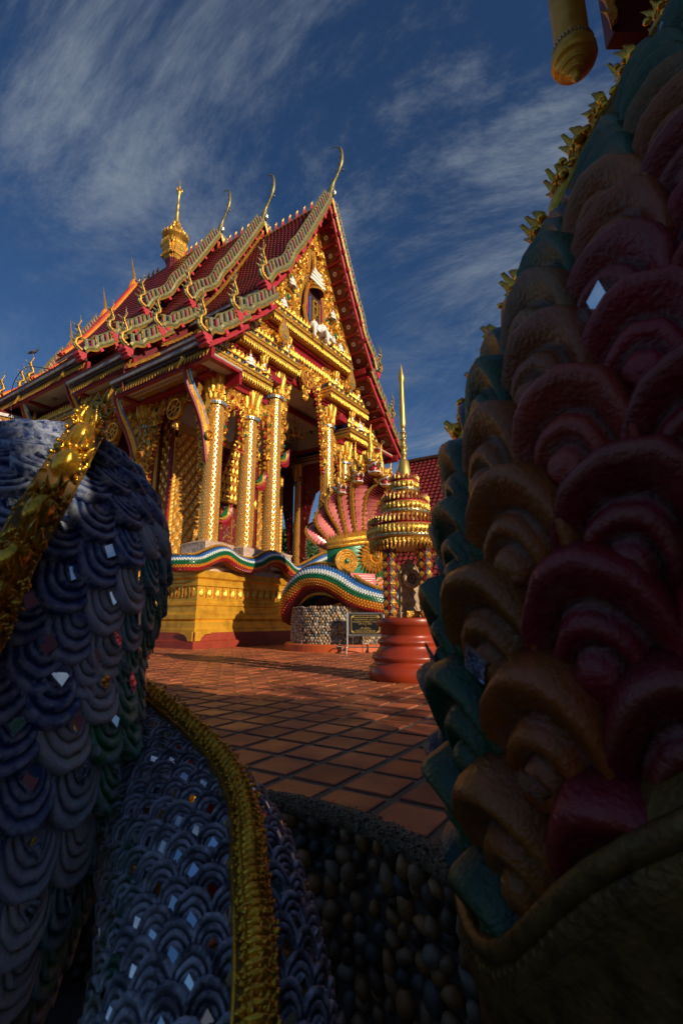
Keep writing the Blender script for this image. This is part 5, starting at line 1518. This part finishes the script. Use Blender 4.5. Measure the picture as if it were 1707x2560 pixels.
def gold_crest(parent, pos, i0, i1, width, height, pitch, n, a=0., seed=5, flip=1, tuft=1., dens=1.):
    r = random.Random(seed)
    us = [i0 + (i1 - i0) * k / n for k in range(n + 1)]
    b = MB(gold_near, gold_edge); G = []
    for u in us:
        c, t, nd, s, _ = pos(u, a)
        G.append([c + s * (x * width) + nd * (y * height) for x, y in ((-.55, -.3), (-.55, .42), (-.5, .5), (.5, .5), (.55, .42), (.55, -.3))])
    b.m = 1; I = b.grid(G, cv=True); b.f(*I[0][::-1]); b.f(*I[-1])
    rail_ = b.build('crest_rail', parent)
    b = MB(gold_near, gold_edge)
    for e in (-1, 1):
        b.m = 0; b.tube([pos(u, a)[0] + pos(u, a)[3] * (e * width * .52) + pos(u, a)[2] * height * .45 for u in us], width * .055, 5)
    L = sum((pos(us[k + 1], a)[0] - pos(us[k], a)[0]).length for k in range(n)); m = int(L / pitch)
    for k in range(m):
        u = i0 + (i1 - i0) * (k + .5) / m
        c, t, nd, s, _ = pos(u, a); t = t * flip
        base = c + nd * height * .5
        # a leaf-shaped tuft: tall centre flame with curling side flames and bead clusters
        # lotus-bud unit: smooth bud, lumpy lips and stubby flames at its end
        b.smooth = True; Mr = Matrix((s, t, nd)).transposed()
        b.m = 0; b.ball(base + nd * height * .02, (width * .42, pitch * .5, height * .26 * tuft), 10, 7, Mr)
        for q in range(int(34 * dens)):
            e = r.choice((-1, 1)); u_ = r.random()
            if q % 3: o = base + s * (e * width * r.uniform(.36, .54)) + t * r.uniform(-.5, .5) * pitch + nd * r.uniform(-.1, .24) * height
            else: o = base + s * (width * r.uniform(-.45, .45)) + t * r.uniform(.28, .5) * pitch + nd * r.uniform(.05, .34) * height * tuft
            z = width * r.uniform(.045, .1); b.ball(o, (z * r.uniform(.7, 1.3), z * r.uniform(.7, 1.5), z), 6, 4, Mr)
        for e in (-.7, -.35, 0, .35, .7):
            h = pitch * r.uniform(.45, .75) * (1.35 - abs(e)) * tuft
            up = (nd * (.8 + .3 * tuft) + t * .75 + s * (e * .4)).normalized(); sd_ = (s - up * s.dot(up)).normalized()
            b.flame(fr(base + s * (e * width * .5) + t * pitch * .3 + nd * height * .08, sd_, up, up.cross(sd_) * -1), h, width * r.uniform(.26, .36), width * .1, r.uniform(-.3, .3), True, 6)
        if dens > .6:
            for e in (-1, 1): b.volute(fr(base + s * (e * width * .24) + nd * height * .2 + t * pitch * .1, s, t, nd), width * .15, width * .045, 1.2, e, 8)
        b.smooth = False
    b.build('flame_tuft', parent)
    return rail_
BLUE, DEEP, WHT, TEAL, GRN, ORG, RED_, PNK = (.008, .06, .32), (.006, .03, .17), (.72, .73, .77), (.02, .22, .27), (.006, .32, .1), (.42, .15, .04), (.3, .018, .025), (.38, .05, .06)
# left naga: neck arching over, seen from its back, with the lower coil
ln = empty('naga_statue', 'blue scaled naga body with mirror chips and a gold flame crest, filling the left edge', 'statue', (-.95, 1.3, -.9))
LI = Matrix.Translation(ln.location).inverted()
palA = palette([(0, DEEP), (.28, BLUE), (.44, (.04, .12, .4)), (.54, WHT), (.7, WHT), (.78, TEAL), (.86, GRN), (1.15, GRN), (1.28, ORG), (2.1, ORG), (2.4, PNK), (3.2, RED_)])
pathA = [(-1.34, 1.0, -.9), (-1.22, 1.06, -.3), (-1.02, 1.12, .2), (-.905, 1.18, .55), (-.885, 1.22, .82), (-.845, 1.3, 1.03), (-.93, 1.48, 1.13), (-1.18, 1.76, 1.0), (-1.34, 1.95, .6)]
radA = [.4, .4, .4, .395, .38, .345, .32, .32, .3]
dA = [(0, -1, 0), (.2, -1, 0), (.46, -.9, 0), (.53, -.85, 0), (.58, -.8, .05), (.56, -.62, .5), (.45, -.25, .92), (-.3, .5, .8), (-.7, .7, .2)]
A, FA, posA = naga_body('neck', ln, [LI @ V(p) for p in pathA], radA, dA, .118, .086, -1, palA, (scale_paint, mirror), [(.1, 2.75), (-2.2, -.1)], .8, n=90, seed=3, tilt=.4, neg=.45, topf=.4, ms=.14, wk=.75, worn=(.74, .76, .82), jit=.12)
gold_crest(A, posA, 10, 67, .07, .17, .085, 80, .0, 5)
palB = palette([(0, (.006, .009, .026)), (.5, (.008, .011, .034)), (.9, (.09, .09, .11)), (1.05, (.05, .08, .12)), (1.2, (.004, .07, .03)), (2.2, ORG), (3.2, RED_)])
pathB = [tuple(at(235, 1740, 1.75)), tuple(at(340, 1890, 1.5)), tuple(at(445, 2050, 1.27)), tuple(at(505, 2220, 1.1)), tuple(at(530, 2410, .98)), tuple(at(525, 2650, .88)), tuple(at(495, 2950, .8))]
Bo, FB, posB = naga_body('lower_coil', ln, [LI @ V(p) for p in pathB], [.115, .14, .16, .17, .172, .178, .19], [(.42, -.25, .87)] * 4 + [(.35, -.35, .85)] * 3, .062, .042, -1, palB, (scale_paint, mirror), [(.1, 2.4), (-2.4, -.1)], .85, n=80, seed=8, tilt=.36, wk=.3, ms=.15, jit=.12)
gold_crest(Bo, posB, 4, 80, .056, .056, .018, 90, .0, 9, -1, 1.6, .25)

# right naga: dark red and green neck close to the lens
rn = empty('naga_statue', 'dark red, orange and green scaled naga neck in shade, filling the right edge', 'statue', (.6, .85, -.9))
RIv = Matrix.Translation(rn.location).inverted()
def collar_z(x, y): return min(1.1, .385 + 1.2 * x - .326 * y)
palC = palette([(0, (.012, .03, .09)), (.3, (.01, .05, .09)), (.5, (.002, .07, .035)), (.95, (.002, .085, .035)), (1.06, (.3, .085, .006)), (1.25, (.3, .06, .008)), (1.38, (.28, .02, .02)), (1.52, (.24, .005, .018)), (3.2, (.12, .002, .006))])
pathC = [(.72, .84, -.9), (.7, .86, -.2), (.655, .88, .35), (.59, .9, .75), (.65, .92, 1.1), (.8, .95, 1.45), (1.0, 1.0, 1.85), (1.18, 1.03, 2.2), (1.48, 1.06, 2.7)]
radC = [.36, .37, .385, .385, .4, .385, .37, .36, .34]
Co, FC, posC = naga_body('neck', rn, [RIv @ V(p) for p in pathC], radC, [(-.78, .62, 0)] * 5 + [(-.84, .54, 0), (-.93, .36, .1), (-.93, .36, .2), (-.9, .3, .3)], .185, .135, 1, palC, (scale_gloss, mirror), [(.12, 2.9), (-1.2, -.12)], .22, n=90, seed=21, tilt=.55, wk=.3, thick=.5, form=1, jit=.14, ms=.11, skip=lambda p: p.z - .9 < collar_z(p.x + .6, p.y + .85) - .03, worn=(.42, .24, .1))
gold_crest(Co, posC, 46, 88, .15, .17, .17, 60, 0., 12, 1, .85, .7)
# gilded collar round the foot of the neck
b = MB(tarnish, maroon); b.smooth = True; G = []
ax = V((-.42, -.25, 1)).normalized()
for z, r in ((-.75, .5), (-.2, .515), (.0, .525), (.06, .55), (.1, .54), (.12, .5), (.1, .3)):
    row_ = []
    for k in range(72):
        a = 2 * PI * k / 72; x, y = r * math.cos(a), r * math.sin(a)
        lift = -.8 if z < -.5 else z + collar_z(.74 + x, .87 + y) + .02 * math.sin(a * 9)
        row_.append(RIv @ V((.74 + x, .87 + y, lift)))
    G.append(row_)
b.grid(G, cv=True)
rim_ = [V(q) for q in G[4]] + [V(G[4][0])]
b.tube(rim_, .016, 6); b.tube([p_ - Z_ * .05 for p_ in rim_], .008, 5)
for k_ in range(0, 72):
    for q_ in range(3): b.ball(rim_[k_].lerp(rim_[k_ + 1], q_ / 3) - Z_ * .028, .009, 6, 4)
b.build('collar', rn)

# overhanging eave with a gilded drop finial, upper right -----------------
ev = empty('pavilion', 'pavilion eave with hanging gilded column end above the red naga, with added shade walls and roof', 'pavilion', (2.6, 2.6, 0))
EI = Matrix.Translation(ev.location).inverted()
dp = at(1428, 100, 2.3); q = EI @ V((dp.x, dp.y, 0))
b = MB(gold_paint, silver); b.smooth = True
zb = at(1440, 203, 2.3).z
b.lathe([(.004, zb), (.022, zb + .015), (.03, zb + .04), (.028, zb + .05), (.055, zb + .058), (.06, zb + .075), (.055, zb + .083), (.085, zb + .09), (.09, zb + .11), (.086, zb + .118), (.118, zb + .13), (.13, zb + .16), (.128, zb + .2), (.115, zb + .235), (.108, zb + .245)], (q.x, q.y, 0), 40)
b.lathe([(.105, zb + .24), (.1, zb + .3), (.1, zb + 1.6)], (q.x, q.y, 0), 40); b.smooth = False; b.m = 1
for k in range(34): a = 2 * PI * k / 34; b.box((q.x + .112 * math.cos(a), q.y + .112 * math.sin(a), zb + .252), (.014, .014, .018))
b.build('drop_finial', ev)
b = MB(maroon, gold_dark, white); 
p1 = EI @ at(1535, 95, 2.45); 
b.span((p1.x - .03, p1.y - .05, p1.z - .02), (p1.x + 1.8, p1.y + .05, zb + 1.75)); b.span((q.x - .15, q.y - .2, zb + 1.6), (p1.x + 1.8, q.y + .2, zb + 1.8))
b.m = 1
for k in range(14):
    b.flame(fr((p1.x - .03, p1.y - .06, p1.z + .0 + .11 * k), V((0, -1, 0)), V((-.4, 0, .9)), V((-1, 0, 0))), .16, .09, .03, .4, True)
b.build('eave_board', ev)
lh, qh = V((math.sqrt(.5), math.sqrt(.5), 0)), V((math.sqrt(.5), -math.sqrt(.5), 0))
b = MB(cream, gold_dark); M = Matrix((lh, qh, Z_)).transposed(); pc_ = EI @ (lh * 1.33 + qh * 3.2)
b.box(pc_ + Z_ * 2.9, (1.96, .5, 5.8), M); b.m = 1
for z in (.2, .5, 4.2, 4.6): b.box(pc_ + Z_ * z, (1.97, .62, .14), M)
b.build('shade_pier', ev)  # unseen pier, added to block the sun from the nagas
b = MB(maroon, gold_dark); w0 = EI @ V((2.1, .8, 0)); b.box(w0 + Z_ * 2.6, (.2, 3.8, 5.2)); b.m = 1; b.box(w0 + Z_ * 1.0, (.26, 3.84, .12)); b.build('shade_wall', ev)  # unseen wall, added to keep sky light off the right naga
b = MB(maroon, tile_red); b.box(EI @ (lh * 2.6 + qh * 1.9) + Z_ * 5.85, (4.6, 4.4, .14), M); b.m = 1; b.box(EI @ (lh * 2.6 + qh * 2.1) + Z_ * 6.05, (4.9, 4.6, .2), M); b.build('roof', ev)  # unseen roof slab, added to darken the right naga from above

# ------------------------------------------------------------------ surroundings
def simple_hall(name, label, c, rz, hw, hl, eave, ridge, wallm, over=.9):
    r_ = empty(name, label, 'hall', c, rz)
    b = MB(wallm, maroon); b.span((-hw, -hl, 0), (hw, hl, eave)); b.prism([(-hw, eave), (hw, eave), (0, ridge - .3)], fr((0, hl, 0), X_, Z_, -Y_), .2); b.prism([(-hw, eave), (hw, eave), (0, ridge - .3)], fr((0, -hl + .2, 0), X_, Z_, -Y_), .2)
    b.build('wall', r_)
    b = MB(tile_red, darkw); sl = (ridge - eave) / hw
    for s in (-1, 1):
        L = math.hypot(hw + over, (hw + over) * sl); rows = int(L / .3); nc = int(2 * (hl + over) / .26) * 4
        t = V((s, 0, -sl)).normalized(); nn = V((s * sl, 0, 1)).normalized()
        for i in range(rows):
            R_ = [[], [], []]
            for j in range(nc + 1):
                y = -(hl + over) + 2 * (hl + over) * j / nc; wv = .03 * math.cos(j * PI / 2)
                for row_, (u, d) in zip(R_, ((i, wv), (i + 1.1, .07 + wv), (i + 1.1, -.02))): row_.append(V((0, y, ridge)) + t * (u * L / rows) + nn * d)
            b.m = 0; b.grid(R_)
        b.m = 1; b.box((0, 0, 0), (L, 2 * (hl + over), .1), fr(V((0, 0, ridge)) + t * (L / 2) - nn * .14, t, Y_, nn))
    b.m = 1; b.span((-.14, -(hl + over), ridge), (.14, hl + over, ridge + .16))
    b.build('roof', r_)
    b = MB(darkw, maroon)
    for y, s in ((-hl - .012, -1), (hl + .012, 1)):
        b.span((-.9, y - .03, 0), (.9, y + .03, 2.3))
    b.build('door', r_)
    return r_
hall2 = simple_hall('hall', 'plain hall with dark brown red tiled roof behind the shrine spire', (11.8, 21.8, 0), R(58), 5.2, 9., 3.2, 9.75, white)
b = MB(steel); b.tube([V((6.2, 25.29, 9.7)), V((6.2, 25.29, 10.6))], .03, 5); o = b.build('lightning_rod', hall2)
o.matrix_parent_inverse = (Matrix.Translation((11.8, 21.8, 0)) @ Matrix.Rotation(R(58), 4, 'Z')).inverted()
# unseen halls added behind the camera to throw the foreground into shade
lh, qh = V((math.sqrt(.5), math.sqrt(.5), 0)), V((math.sqrt(.5), -math.sqrt(.5), 0))
gc = lh * -1.2 + qh * 11.75
simple_hall('hall', 'added unseen white hall with a low tiled roof, shading the foreground from behind the camera', tuple(lh * 1.1 + qh * 11.75), R(-45), 3., 1., 4.9, 5.9, white, .2)
simple_hall('hall', 'added unseen tall white hall with a steep tiled roof, blocking light beside the low hall behind the camera', tuple(lh * -6.42 + qh * 11.), R(-45), 4., 6.3, 6.4, 10.2, white, .4)
def tree(name, label, c, h, cr, n, leaf, group=None, trunk_r=.25, seed=1, sq=.8):
    r = random.Random(seed); t = empty(name, label, 'tree', c, 0, group)
    b = MB(bark); b.smooth = True
    b.tube(spline([(0, 0, 0), (.1, .05, h * .3), (-.1, .1, h * .55), (0, 0, h * .8)], 10), [trunk_r * (1 - .07 * k) for k in range(11)], 8)
    cl = []
    for k in range(9):
        a = k * 2.4 + r.uniform(-.4, .4); z = h * r.uniform(.4, .7); e = V((math.cos(a) * cr * r.uniform(.4, .85), math.sin(a) * cr * r.uniform(.4, .85), h * r.uniform(.6, .98)))
        b.tube([(0, 0, z * .8), e * .5 + Z_ * z * .4, e], [trunk_r * .4, trunk_r * .25, trunk_r * .08], 6); cl.append(e)
    b.build('trunk', t)
    cl += [V((r.uniform(-1, 1) * cr * .7, r.uniform(-1, 1) * cr * .7, h * r.uniform(.55, 1))) for _ in range(12)]
    lm = [pm(name + '_leaf_' + q, c_, .5, 0, None, 3) for q, c_ in (('light', (.06, .11, .025)), ('dark', (.025, .055, .014)))]
    b = MB(*lm)
    for k in range(n):
        e = r.choice(cl); d = V((r.gauss(0, 1), r.gauss(0, 1), r.gauss(0, sq))).normalized() * (cr * .36 * r.random() ** .4)
        p = e + d; u = V((r.uniform(-1, 1), r.uniform(-1, 1), r.uniform(-1, .4))).normalized(); s = u.orthogonal().normalized(); l = leaf * r.uniform(.7, 1.3)
        b.m = 0 if r.random() < .55 else 1
        b.poly([p, p + u * l * .5 + s * l * .28, p + u * l, p + u * l * .5 - s * l * .28])
    b.build('crown', t)
    return t
for k, (px, py, D, h, cr) in enumerate(((690, 1380, 70, 13.5, 5.), (712, 1380, 62, 12.2, 4.), (770, 1370, 66, 13.2, 4.5), (800, 1380, 75, 13.5, 5.))):
    p = at(px, py, D); tree('broadleaf_tree', ('dark tree crown seen left of the far porch column', 'low tree between the tall trees behind the porch', 'dark tree crown seen right of the far porch column', 'farthest dark tree behind the right porch columns')[k], (p.x, p.y, 0), h, cr, 2600, .55, 'trees beyond the temple', .3, k + 2)
tp = lh * 3.9 + qh * 7.8
tq = lh * 2.75 + qh * 7.2  # unseen trees added for dappled shade on the tiles
tree('shade_tree', 'added unseen leafy shade tree nearest the low hall behind the camera', (tq.x, tq.y, 0), 5.3, 1.15, 1000, .2, 'added shade trees behind the camera', .08, 37)
tree('shade_tree', 'added unseen leafy shade tree farther from the low hall behind the camera', (tp.x, tp.y, 0), 5., 1.0, 700, .2, 'added shade trees behind the camera', .08, 31)

# low pavilion at the far left
fp = at(60, 1090, 27)
pv = empty('gate_pavilion', 'white walled gate pavilion with small red tiled eave at the far left', 'pavilion', (fp.x - 1.4, fp.y, 0), R(40))
b = MB(white, red); b.span((-2.2, -1.5, 0), (2.2, 1.5, 12.4)); b.build('wall', pv)
b = MB(tile_red, red, gold_dark, grey)
for s in (-1, 1):
    b.m = 0
    for k in range(8): b.box((0, 0, 0), (5.4, .34, .12), fr((0, s * (1.5 + .28 * k), 12.9 - .17 * k), X_, V((0, s, -.6)).normalized()))
    b.m = 3; b.box((0, s * 3.75, 11.5), (5.4, .1, .16)); b.m = 1; b.box((0, s * 3.6, 11.3), (5.3, .1, .26)); b.m = 2
    for k in range(26): b.flame(fr((-2.6 + .2 * k, s * 3.7, 11.42), X_ * -s, -Z_, V((0, s, 0))), .3, .2, .05, n=3)
b.build('roof', pv)
# pigeon perched on an eave finial
bd = MB(pm('pigeon_plumage', (.06, .065, .08), .6, 0, (.03, .03, .04), 20)); bd.smooth = True
bd.tube([(-.3, 0, -.02), (-.16, 0, .02), (0, 0, .06), (.1, 0, .12), (.16, 0, .2), (.2, 0, .23), (.26, 0, .22)], [.02, .06, .09, .075, .045, .045, .008], 8)
for s in (-1, 1): bd.tube([(-.02, s * .03, 0), (.0, s * .035, -.1)], .008, 4); bd.tube([(-.2, s * .05, .03), (-.05, s * .085, .06), (.06, s * .06, .1)], [.01, .05, .02], 6)
tag(bd.build('pigeon', None, TM @ V((XC - 7.2, 12.4, 14.22))), 'small dark pigeon perched on a golden eave finial at far left', 'bird')
